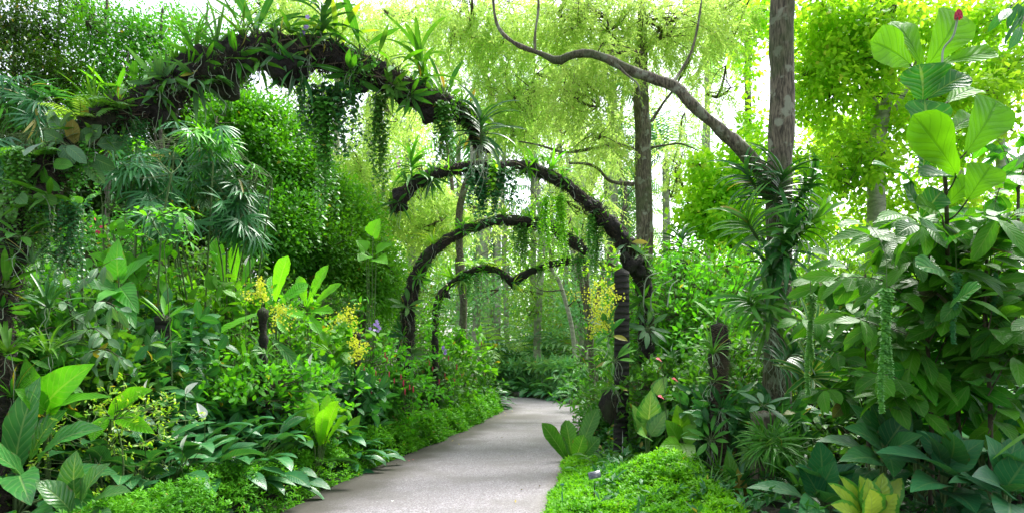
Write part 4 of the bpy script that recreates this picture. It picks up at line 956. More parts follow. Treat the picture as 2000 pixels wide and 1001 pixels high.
# orchids on posts and on the trunk
OP = [
 ('strap_leaved_orchid', 'strap leaved orchid low on the right trunk above the pale thick leaved orchid', 1522, 715, 7.6, 'vanda', 1.15, (.3, -.6, .6), 'vanda', 10, 22),
 ('spiky_plant', 'dark spiky clump on the ground left of the rough bark log', 1442, 955, 6.85, 'strap', 1.5, (0, -.1, 1), 'vanda', 0, 26),
 ('spiky_plant', 'dark spiky clump on the ground right of the rough bark log', 1560, 965, 6.5, 'strap', 1.5, (.1, -.1, 1), 'vanda', 0, 26),
 ('spiky_plant', 'spiky clump at the right rim of the bright moss mound', 1385, 965, 6.7, 'cymb', .9, (0, -.1, 1), 'strap', 0, 30),
 ('strap_leaved_orchid', 'strappy plant wrapped around the upper part of the hairy black post', 1392, 690, 7.25, 'cymb', .7, (-.2, -.6, .8), 'strap', 8, 22),
 ('strap_leaved_orchid', 'strappy plant hanging at the middle of the hairy black post', 1412, 800, 7.2, 'hang', .95, (.3, -.7, .1), 'vanda', 10, 12),
 ('broad_leaved_orchid', 'small leafy orchid low on the hairy black post', 1388, 860, 7.2, 'broad', .9, (-.4, -.7, .6), 'mid', 8, 10),
 ('strap_leaved_orchid', 'strappy clump covering the foot of the hairy black post', 1402, 930, 7.1, 'cymb', .8, (.1, -.5, .9), 'strap', 6, 26),
 ('strap_leaved_orchid', 'bright strap leaved orchid on the right trunk between the two dense fountains', 1550, 470, 7.7, 'vanda', 1.35, (.6, -.4, .7), 'strap', 5, 22),
 ('strap_leaved_orchid', 'bright strap leaved orchid on the left side of the right trunk at middle height', 1482, 470, 7.7, 'vanda', 1.3, (-.6, -.4, .7), 'strap', 5, 22),
 ('strap_leaved_orchid', 'strap leaved orchid spreading left low on the right trunk', 1485, 610, 7.6, 'vanda', 1.2, (-.6, -.5, .4), 'strap', 6, 20),
 ('strap_leaved_orchid', 'orchid with thick stems and bright leaves, highest clump on the ringed post', 1192, 655, 9.45, 'broad', 1.15, (-.5, -.5, .8), 'mid', 5, 10),
 ('broad_leaved_orchid', 'leafy orchid halfway up the left side of the ringed post, middle clump', 1200, 705, 9.4, 'broad', 1.1, (-.2, -.6, .8), 'strap', 5, 9),
 ('broad_leaved_orchid', 'orchid with drooping leaves on the ringed post just above its dark root ball', 1196, 750, 9.4, 'hang', 1., (-.5, -.6, -.1), 'strap', 8, 9),
 ('strap_leaved_orchid', 'dark upright leaves left of the ringed post beneath the yellow blossoms', 1188, 640, 9.5, 'upright', 1.15, (-.4, -.1, 1), 'vanda', 0, 6),
 ('grassy_orchid', 'grassy orchid clump spilling from the short black post in the left bed, upper tier', 322, 625, 7.5, 'upright', .9, (0, -.1, 1), 'strap', 0, 8),
 ('grassy_orchid', 'spidery grassy orchid covering the middle of the short black post in the left bed', 318, 690, 7.45, 'cymb', .8, (0, -.5, .9), 'strap', 0, 46),
 ('grassy_orchid', 'grassy orchid drooping left from the short black post in the left bed', 300, 730, 7.45, 'cymb', .7, (-.4, -.6, .3), 'mid', 0, 30),
 ('grassy_orchid', 'grassy orchid drooping right from the short black post in the left bed', 345, 740, 7.45, 'cymb', .7, (.4, -.6, .3), 'strap', 0, 30),
 ('strap_leaved_orchid', 'small upright orchid low on the post behind the yellow blossoms', 520, 690, 8.3, 'strap', .8, (.1, -.4, .9), 'strap', 3, 12),
 ('strap_leaved_orchid', 'small orchid at the foot of the post behind the yellow blossoms', 522, 745, 8.3, 'strap', .8, (.2, -.4, .9), 'mid', 4, 12),
 ('upright_orchid', 'bright narrow leaves climbing the post right of the spathe lilies, upper shoot', 648, 690, 9.4, 'upright', .8, (0, 0, 1), 'strap', 0, 7),
 ('upright_orchid', 'bright narrow leaves climbing the post right of the spathe lilies, lower shoot', 650, 745, 9.3, 'strap', .75, (0, -.2, 1), 'strap', 0, 9),
 ('strap_leaved_orchid', 'large dark strap leaved orchid on the tall right trunk just below the crooked limb', 1512, 400, 7.75, 'vanda', 1.45, (.15, -.4, .9), None, 8, 26),
 ('strap_leaved_orchid', 'dark strap leaved orchid fanning right from the tall right trunk, second from the top', 1545, 405, 7.8, 'vanda', 1.35, (.5, -.3, .8), None, 4, 22),
 ('strap_leaved_orchid', 'dark strap leaved orchid fanning left from the tall right trunk near the limb', 1480, 375, 7.8, 'vanda', 1.15, (-.55, -.2, .8), None, 3, 20),
 ('strap_leaved_orchid', 'dense fountain of dark strap leaves at middle height of the tall right trunk', 1528, 520, 7.65, 'vanda', 1.6, (.0, -.45, .9), 'vanda', 6, 30),
 ('strap_leaved_orchid', 'second dense fountain of strap leaves close below the middle one on the right trunk', 1505, 565, 7.65, 'vanda', 1.35, (-.2, -.5, .8), 'vanda', 4, 26),
 ('strap_leaved_orchid', 'rooty strap leaved orchid with pale tangled roots on the lower part of the right trunk', 1500, 640, 7.6, 'vanda', 1.2, (-.2, -.6, .7), 'strap', 22, 20),
 ('striped_orchid', 'striped yellow edged strap leaves right of the trunk, upper plant', 1583, 655, 7.5, 'strap', 1.55, (.2, -.5, .8), 'stripe', 4, 26),
 ('striped_orchid', 'striped yellow edged drooping leaves right of the trunk, lower plant', 1575, 735, 7.4, 'strap', 1.5, (.2, -.8, .3), 'stripe', 0, 26),
 ('round_leaved_orchid', 'pale orchid with a few thick broad leaves in front of the right trunk', 1490, 792, 6.85, 'broad', 1.0, (0, -.6, .8), 'greyg', 0, 6),
 ('tassel_orchid', 'dense tasselled orchid with red budded tips on the rough log, main clump', 1505, 862, 6.7, 'tassel', 1., (.1, -.8, .6), 'strap', 0, 150),
 ('tassel_orchid', 'dense tasselled orchid on the rough log, right hanging clump', 1540, 880, 6.7, 'tassel', .95, (.5, -.8, .3), 'mid', 0, 120),
 ('tassel_orchid', 'dense tasselled orchid on the rough log, left hanging clump', 1478, 880, 6.7, 'tassel', .7, (-.5, -.8, .3), 'strap', 0, 90),
 ('grassy_orchid', 'green orchid shoots on top of the hairy black post right of the moss mound', 1400, 628, 7.4, 'upright', 1.0, (.1, 0, 1), 'fresh', 2, 3),
 ('small_orchid', 'small leafy shoot halfway up the hairy black post', 1395, 745, 7.25, 'broad', .7, (0, -.4, 1), 'fresh', 4, 9),
 ('broad_leaved_orchid', 'orchid foliage around the upper black leg of the second arch', 1255, 585, 10.2, 'hang', 1.3, (-.3, -.8, -.3), 'mid', 6, 14),
 ('broad_leaved_orchid', 'orchid foliage around the middle of the black leg of the second arch', 1262, 640, 10.2, 'broad', 1.2, (.3, -.8, .3), 'greyg', 6, 12),
 ('broad_leaved_orchid', 'orchid foliage low on the black leg of the second arch', 1268, 715, 10.2, 'hang', 1.2, (-.1, -.8, -.2), 'vanda', 6, 12),
 ('broad_leaved_orchid', 'orchid crown on top of the thin dark post inside the right shrubs', 1330, 500, 12.4, 'vanda', 1.4, (0, -.1, 1), None, 4, 24),
 ('broad_leaved_orchid', 'dark leaves on the left leg of the third arch, upper clump', 795, 600, 12.8, 'broad', 1.3, (.5, -.5, .5), 'mid', 5, 10),
 ('broad_leaved_orchid', 'dark leaves on the left leg of the third arch, middle clump', 785, 655, 12.8, 'hang', 1.3, (-.4, -.7, 0), 'vanda', 5, 14),
 ('broad_leaved_orchid', 'greyish leaves on the left leg of the third arch, low clump', 805, 690, 12.8, 'hang', 1.2, (.5, -.7, .1), 'greyg', 5, 14),
 ('strap_leaved_orchid', 'grey green rooty orchid on the shrubs right of the second arch leg', 1312, 700, 9.8, 'cymb', .7, (-.3, -.3, .9), 'greyg', 10, 26),
]
for name, lab, px, py, Y, kind, s, ax, mat, roots, n in OP:
    if kind == 'vanda': s *= 1.0
    epi(name, lab, 'orchid', P(px, py, Y), kind, s, ax, mat, roots, None, n)
# root ball on the ringed post
t = thing('root_ball', 'dark hairy root ball bulging from the left side of the ringed post', 'root ball', P(1190, 790, 9.45)); mb = MB()
tubes(mb, np.array([[.02, 0, -.28], [.0, 0, -.16], [-.02, 0, 0], [0, 0, .14], [.03, 0, .26]]), np.array([.03, .07, .11, .1, .05]), 16, U=(0, 1, 0), bump=.6, bf=9.); mb.build('core', BK['root'], t)
mb = MB(); k = 700; d = randdir(k); leaves(mb, d * [.1, .1, .2], d + R.normal(size=(k, 3)) * .8 - UP * .5, UP, .08, .004, 'grass', 3, 1.5, None); mb.build('fibres', MT_fibre, t)

for lab, b_, tp, n, w in [
  ('yellow dancing lady orchid spray arching left of the ringed black post, large upper spray', (1195, 660, 9.4), (1150, 575, 9.3), 200, .5),
  ('yellow orchid blossoms right against the top of the ringed black post', (1200, 640, 9.4), (1190, 548, 9.35), 110, .28),
  ('lower drooping yellow orchid blossoms left of the ringed black post', (1195, 665, 9.4), (1162, 622, 9.3), 110, .3),
  ('yellow orchid spray at the top of the middle post in the left bed', (513, 610, 8.3), (505, 560, 8.2), 130, .3),
  ('yellow orchid spray trailing down right of the middle post in the left bed', (515, 612, 8.3), (545, 620, 8.2), 110, .28),
  ('yellow orchid spray above the post right of the spathe lilies, upper paler spray', (692, 655, 9.4), (668, 622, 9.3), 130, .35),
  ('dense bright yellow orchid blossoms on the post right of the spathe lilies', (697, 700, 9.3), (692, 688, 9.1), 150, .26)]:
    o = P(*b_); t = thing('yellow_orchid', lab, 'orchid', o)
    oncidium(t, (0, 0, 0), P(*tp) - o, int(n * 1.7), .027, 9, w)

# ---------------------------------------------------------------- hero foliage of the left bed
def hero(name, label, cat, base, lst, mat, stemmat='cane', r=.008, prof='ellip', stem=None, **k):
    """lst: (base px,py,Y, tip px,py,Y, width m[, face]) with stalks from the foot of the plant"""
    t = thing(name, label, cat, base); o = np.array(base, float); mL, mS = MB(), MB()
    for q in lst:
        kk = dict(k)
        if len(q) > 7: kk['face'] = q[7]
        pxleaf(mL, q[0:3], q[3:6], q[6], prof, **kk)
        A = P(*q[0:3]); d = norm(P(*q[3:6]) - A)
        if stem is not None:
            dz = stem - A; dz = (dz ** 2).sum(1) + np.where(stem[:, 2] > A[2] - .03, 9, 0); q0 = stem[dz.argmin()]
            path = spline([q0, (q0 + A) / 2 - [0, 0, .02], A, A + d * .02], 9)
        else: path = spline([o + R.normal(size=3) * .02 * [1, 1, 0], (o * .45 + A * .55) + [0, 0, .03], A, A + d * .02], 9)
        tubes(mS, path, np.linspace(r * 1.3, r, 9), 6, close=False)
    mL.build('foliage', LM[mat], t, o); mS.build('stalks', BK[stemmat], t, o)
    return t
hero('large_leaved_anthurium', 'large glossy ribbed anthurium filling the bottom left corner', 'anthurium', G(30, 5.6), [
   (30, 925, 5.6, 78, 738, 5.5, .26, (.25, -.9, .3)), (78, 900, 5.5, 200, 838, 5.2, .25, (-.15, -.6, .75)), (80, 975, 5.2, 228, 925, 4.9, .23, (0, -.45, .9)), (55, 945, 5.3, -70, 870, 4.9, .27, (0, -.55, .8)),
   (60, 970, 5.2, -50, 945, 4.7, .27, (.1, -.5, .85)), (60, 1000, 5.0, 95, 1060, 4.5, .27, (.1, -.6, .8)), (20, 900, 5.7, -60, 770, 5.8, .27, (.3, -.8, .4)), (100, 960, 5.3, 190, 1000, 4.8, .24, (0, -.5, .85)), (60, 900, 5.6, 130, 800, 5.6, .22, (-.2, -.8, .5)), (20, 1010, 5.0, -60, 1040, 4.5, .26, (.1, -.5, .8)), (40, 930, 5.2, 60, 985, 4.6, .25, (.1, -.55, .8))],
   'anth', K=14, curl=.8, fold=.28, wave=.045, wf=20.)
hero('large_leaved_anthurium', 'grey green ribbed anthurium just right of the one filling the bottom left corner', 'anthurium', G(150, 5.0), [
   (150, 985, 4.95, 150, 880, 4.9, .20, (.1, -.8, .5)), (160, 990, 4.9, 215, 905, 4.8, .19, (-.2, -.7, .6)), (170, 1000, 4.8, 255, 960, 4.6, .19, (0, -.5, .8)), (140, 1000, 4.8, 70, 940, 4.7, .2, (.1, -.5, .8)), (150, 1010, 4.7, 130, 1060, 4.3, .2, (0, -.5, .8)), (160, 1010, 4.7, 220, 1030, 4.4, .19, (0, -.5, .8))],
   'anth', K=14, curl=.8, fold=.28, wave=.045, wf=20.)
hero('large_leaved_philodendron', 'philodendron with broad upright bright green leaves behind the corner anthurium', 'philodendron', G(95, 5.9), [
   (85, 795, 5.7, 182, 712, 5.5, .34, (-.1, -.95, .25)), (80, 790, 5.7, 50, 700, 5.7, .2), (100, 800, 5.6, 215, 775, 5.4, .17, (-.1, -.5, .8)), (90, 800, 5.6, 30, 760, 5.4, .2)], 'fresh', K=12, curl=.5, wave=.04, prof='ovate')
hero('young_lily_leaf', 'single broad yellow green lily leaf standing above the dark spathe lilies', 'lily', G(225, 6.4), [
   (210, 806, 6.0, 296, 762, 5.8, .21, (-.2, -.85, .45)), (215, 810, 6.0, 300, 845, 5.7, .15), (210, 812, 6.0, 180, 860, 5.8, .16)], 'nest', K=12, curl=.5, prof='ellip')
t = thing('golden_shrub', 'small shrub with yellow green tips between the anthurium and the spathe lilies', 'shrub', G(200, 5.9)); mL, mS = MB(), MB()
shrub(mL, mS, 1.2, .42, 8, 110, 9, .062, .02, 'ellip', 3, .5, None, .1, .03); mL.build('foliage', LM['yel'], t); mS.build('stems', BK['cane'], t)

def spath(label, px, Y, n=30, L=.40, W=.14, pet=(.3, .62), dz=0., mat='spath'):
    n = int(n * 1.35)
    if px < 600: px -= 28 if px < 400 else 42; Y -= .2
    t = thing('spathe_lily', label, 'peace lily', G(px, Y, dz)); mL, mS = MB(), MB()
    petioled(mL, mS, n, L, W, 'ellip', 9, (.45, 1.35), pet, .95, .25, .03, UP, None, .006, .45, .12, 16.)
    mL.build('foliage', LM[mat], t); mS.build('stalks', BK['cane'], t)
    return t
spath('dark glossy peace lily clump right of the golden shrub', 265, 6.5, 34, .50, .19, (.42, .85))
spath('dark glossy peace lily clump below the lower white spathe', 345, 6.7, 36, .50, .185, (.42, .85))
spath('dark glossy peace lily clump in the middle of the left foreground', 430, 7.1, 36, .48, .18, (.42, .88))
spath('dark glossy peace lily clump under the foot of the middle post', 505, 7.6, 36, .46, .17, (.42, .88))
spath('dark glossy peace lily clump left of the bright nest fern', 570, 8.2, 34, .44, .165, (.38, .8))
spath('dark peace lily clump behind the white spathes', 320, 7.8, 34, .5, .18, (.4, .8), .1)
spath('second dark peace lily clump behind the white spathes, nearer the middle post', 430, 8.3, 34, .48, .18, (.4, .8), .1)
spath('dark peace lily clump behind the bright nest fern', 610, 9.2, 30, .45, .17, (.4, .75))
spath('dark peace lily clump at the bottom edge below the golden shrub', 225, 6.0, 26, .42, .16, (.1, .35))
spath('dark leafy clump tucked between the nest fern and the red spike shrub', 672, 9.3, 24, .42, .15, (.2, .5))
spath('blue green peace lily clump where the far end of the left bed meets the path', 945, 20.2, 34, .5, .17, (.3, .7))
spath('dark peace lily clump behind the far end of the moss edging', 890, 18., 26, .5, .17, (.3, .6))
def spathe(label, px, py, Y, s=.13, lean=.3):
    b = P(px, py, Y); g = G(px, Y + .35); t = thing('white_spathe', label, 'flower', g); o = np.array(g)
    mS, mF, mK = MB(), MB(), MB(); tubes(mS, spline([o, (o + b) / 2, b], 8), .004, 5, close=False)
    leaves(mF, b[None], np.array([[lean, -.2, 1.]]), np.array([[-.7 * np.sign(lean), -.7, .1]]), s * 1.25, s * .7, 'ovate', 7, .35, .35)
    tubes(mK, np.array([b, b + [lean * .03, -.03, .03], b + [lean * .06, -.035, .07]]), .006, 6); 
    mS.build('stalk', BK['cane'], t, o); mF.build('spathe', MT_white, t, o); mK.build('spadix', MT_white, t, o)
spathe('white spathe flower just above the broad yellow green lily leaf', 284, 765, 6.3, .10, .1)
spathe('white spathe flower highest in the left bed, opening sideways', 362, 768, 6.5, .13, .9)
spathe('slender half closed white spathe at the right of the peace lilies', 400, 815, 6.5, .13, -.35)
spathe('white spathe flower lowest in the peace lilies', 356, 878, 6.0, .12, .25)
spathe('tiny white spathe far behind near the yellow orchids', 480, 518, 8.6, .11, .3)
spathe('narrow pale spathe standing beside the foot of the middle post', 606, 712, 8.2, .12, .1)

def nestfern(label, px, Y, lst, dz=0., mat='nest'):
    return hero('birds_nest_fern', label, 'fern', G(px, Y, dz), lst, mat, r=.006, prof='nest', K=16, curl=.35, fold=.3, wave=.035, wf=30.)
nestfern('bright birds nest fern leaning over the moss edging', 620, 8.1, [
   (632, 868, 8.1, 660, 785, 7.8, .22, (-.5, -.8, .3)), (622, 862, 8.1, 607, 768, 8.1, .17), (635, 872, 8.0, 678, 815, 7.7, .19, (-.6, -.6, .6)), (612, 866, 8.2, 580, 790, 8.2, .15), (628, 865, 8.1, 640, 772, 8.1, .15, (.3, -.9, .2)), (615, 872, 7.9, 585, 850, 7.5, .13), (625, 870, 8.0, 632, 800, 7.7, .16, (.2, -.9, .3))])
nestfern('birds nest fern with one tall glowing frond behind the yellow orchids', 545, 9.3, [
   (537, 590, 9.3, 562, 502, 9.2, .25, (-.2, -.95, .1)), (540, 600, 9.3, 600, 555, 9.5, .2), (535, 600, 9.2, 505, 560, 9.4, .16), (545, 605, 9.2, 590, 620, 8.9, .18), (530, 605, 9.2, 420, 655, 8.6, .15, (.1, -.6, .8)), (540, 610, 9.2, 560, 650, 8.8, .15), (538, 600, 9.4, 530, 540, 9.8, .15)], .3)
nestfern('birds nest fern with two upright darker fronds left of the yellow orchids', 455, 9.8, [
   (445, 570, 9.8, 418, 465, 9.8, .21, (.3, -.9, .1)), (460, 570, 9.8, 462, 478, 9.7, .2, (.1, -.95, .1)), (470, 565, 9.8, 495, 505, 10, .13), (450, 575, 9.6, 400, 540, 9.4, .15), (465, 575, 9.6, 500, 555, 9.3, .14)], .35, 'fresh')
nestfern('birds nest fern with ragged bright fronds right of the tall glowing frond', 610, 9.9, [
   (600, 600, 9.9, 640, 520, 9.9, .2), (598, 600, 9.9, 585, 540, 9.9, .17), (605, 605, 9.8, 665, 555, 9.7, .18), (600, 610, 9.7, 650, 610, 9.3, .17), (595, 610, 9.7, 560, 610, 9.4, .17), (602, 615, 9.6, 625, 650, 9.2, .16)], .35)
nestfern('pale philodendron leaves arching over the post right of the yellow orchids', 560, 9.0, [
   (530, 660, 9., 590, 720, 8.6, .16, (-.3, -.5, .8)), (530, 650, 9., 500, 690, 8.7, .14), (560, 700, 8.8, 620, 775, 8.3, .16, (-.3, -.6, .7))], .2, 'anth')
hero('large_leaved_philodendron', 'broad heart shaped bright leaf cluster below the second arch tip', 'philodendron', G(725, 12), [
   (728, 462, 12, 742, 428, 11.9, .38), (715, 490, 12, 695, 470, 11.9, .34), (735, 492, 12, 765, 478, 11.9, .3), (720, 500, 11.9, 700, 510, 11.6, .3), (735, 505, 11.9, 757, 515, 11.6, .3)], 'fresh', prof='heart', K=8, curl=.4)
hero('large_leaved_philodendron', 'philodendron with deeply veined arrow leaves above the left bed', 'philodendron', G(235, 7.2), [
   (232, 545, 7.2, 232, 468, 7.2, .30, (-.2, -.95, .15)), (235, 560, 7.1, 270, 610, 6.8, .26), (225, 560, 7.1, 160, 560, 6.9, .2), (235, 550, 7.2, 300, 500, 7.2, .2), (230, 570, 7., 190, 590, 6.7, .2), (240, 580, 7.0, 265, 640, 6.7, .22)], 'mid', prof='heart', K=9, curl=.45)
hero('large_leaved_philodendron', 'bright yellow green leaves catching light at the foot of the nearest arch shoulder', 'philodendron', G(165, 6.4), [
   (160, 405, 6.4, 198, 378, 6.3, .14), (158, 400, 6.4, 140, 385, 6.4, .12)], 'fresh', prof='ovate', K=6, curl=.4)

def branchy(mL, mS, path, sp, L, W, prof='ovate', K=7, r=.007, droop=.35, curl=.45, fold=.2, wave=.03, upn=.8, start=.15, pair=False):
    p = spline(path, 40); ln = np.linalg.norm(np.diff(p, axis=0), axis=1).sum(); n = max(3, int(ln / sp))
    tubes(mS, p, np.linspace(r, r * .35, 40), 6, close=False)
    i = (np.linspace(start, 1, n) * 39).astype(int); T = norm(np.gradient(p, axis=0))[i]; S = norm(np.cross(T, UP))
    sg = np.where(np.arange(n) % 2, 1, -1)[:, None]
    if pair: i = np.repeat(i, 2); T = np.repeat(T, 2, 0); S = np.repeat(S, 2, 0); sg = np.tile([[1], [-1]], (n, 1)); n *= 2
    D = S * sg * .8 + T * R.uniform(.2, .8, (n, 1)) - UP * droop * R.uniform(.2, 1.8, (n, 1)) + R.normal(size=(n, 3)) * .18
    D[-1] = T[-1]
    leaves(mL, p[i] + D * .015, D, UP * upn + R.normal(size=(n, 3)) * .3 - np.array([0, .45, 0]), L * R.uniform(.65, 1.12, n), W * R.uniform(.75, 1.1, n), prof, K, curl * R.uniform(.3, 1.6, n), fold, wave, 10., R.normal(size=n) * .25)

def branch_plant(name, label, cat, base, branches, mat, sp, L, W, prof='ovate', r=.007, stemmat='twig', main=None, **k):
    t = thing(name, label, cat, base); o = np.array(base, float); mL, mS = MB(), MB()
    if main is not None:
        m = px_path([(a, b, c, d) for a, b, c, d in main]); m = np.vstack([[*o, m[0, 3] * 1.15], m]); m = gnarl(m, 40, .02, 2.); tubes(mS, m[:, :3], m[:, 3], 8)
    for b in branches:
        pts = np.array([P(*q) for q in b]); branchy(mL, mS, pts, sp, L, W, prof, r=r, **k)
    mL.build('foliage', LM[mat], t, o); mS.build('branches', BK[stemmat], t, o)
    return t

branch_plant('drooping_leaf_shrub', 'shrub with drooping grey green oval leaves left of the veined philodendron', 'shrub', G(140, 6.4),
   [[(150, 640, 6.4), (120, 520, 6.3), (60, 500, 6.2)], [(150, 640, 6.4), (165, 545, 6.3), (215, 510, 6.1)], [(150, 650, 6.4), (190, 590, 6.2), (235, 600, 6.0)], [(145, 660, 6.4), (130, 590, 6.2), (80, 580, 6.0)], [(150, 660, 6.4), (180, 640, 6.2), (210, 660, 6.0)], [(145, 690, 6.4), (110, 640, 6.2), (70, 650, 5.9)], [(150, 700, 6.4), (200, 680, 6.2), (240, 700, 6.)]],
   'greyg', .06, .21, .065, 'ellip', main=[(150, 900, 6.4, .012), (148, 700, 6.4, .01), (150, 600, 6.4, .008)], droop=1.1, curl=.6)
branch_plant('arching_sprig', 'arching sprig with round yellow green leaflets in front of the fan palms', 'shrub', G(330, 7.),
   [[(300, 470, 7), (250, 440, 6.9), (250, 415, 6.9), (300, 405, 6.8)], [(320, 470, 7), (300, 430, 6.9), (350, 415, 6.8), (372, 470, 6.7)], [(320, 480, 7), (340, 430, 6.9), (300, 410, 7)], [(330, 480, 7), (365, 440, 7), (345, 410, 7)]], 'fresh', .06, .11, .055, 'ellip', stemmat='cane', main=[(335, 700, 7.2, .006), (325, 550, 7.1, .005), (320, 470, 7, .004)], droop=.2, pair=True)
# grassy and strap plants at the far left
for lab, px, py, Y, kind, s, mat, n in [
  ('yellow green strap leaved clump at the left edge beside the arch leg', 10, 560, 5.5, 'upright', 1.0, 'strap', 9),
  ('arching grey green orchid leaves in front of the left arch leg', 62, 515, 5.4, 'cymb', .6, 'greyg', 22),
  ('green strap leaved clump low at the left edge', 15, 690, 5.4, 'strap', 1.2, 'strap', 18),
  ('long grassy leaves spreading right above the broad upright philodendron leaf', 95, 690, 5.8, 'cymb', .95, 'strap', 24),
  ('grey green strap leaved clump between the arch leg and the drooping shrub', 95, 600, 5.6, 'strap', 1.05, 'vanda', 18),
  ('fine grassy clump at the left edge above the anthurium', 25, 775, 5.6, 'cymb', .8, 'mid', 30),
  ('broad leaved orchid low on the left arch leg', 40, 465, 5.4, 'broad', 1.1, 'mid', 10),
  ('orchid with hanging leaves high on the left arch leg', 95, 385, 5.5, 'hang', 1.15, 'mid', 12)]:
    epi('strap_leaved_plant' if kind != 'cymb' else 'grassy_plant', lab, 'plant', P(px, py, Y), kind, s, (0, -.2, 1) if kind != 'hang' else (0, -.5, -.7), mat, 2, None, n)

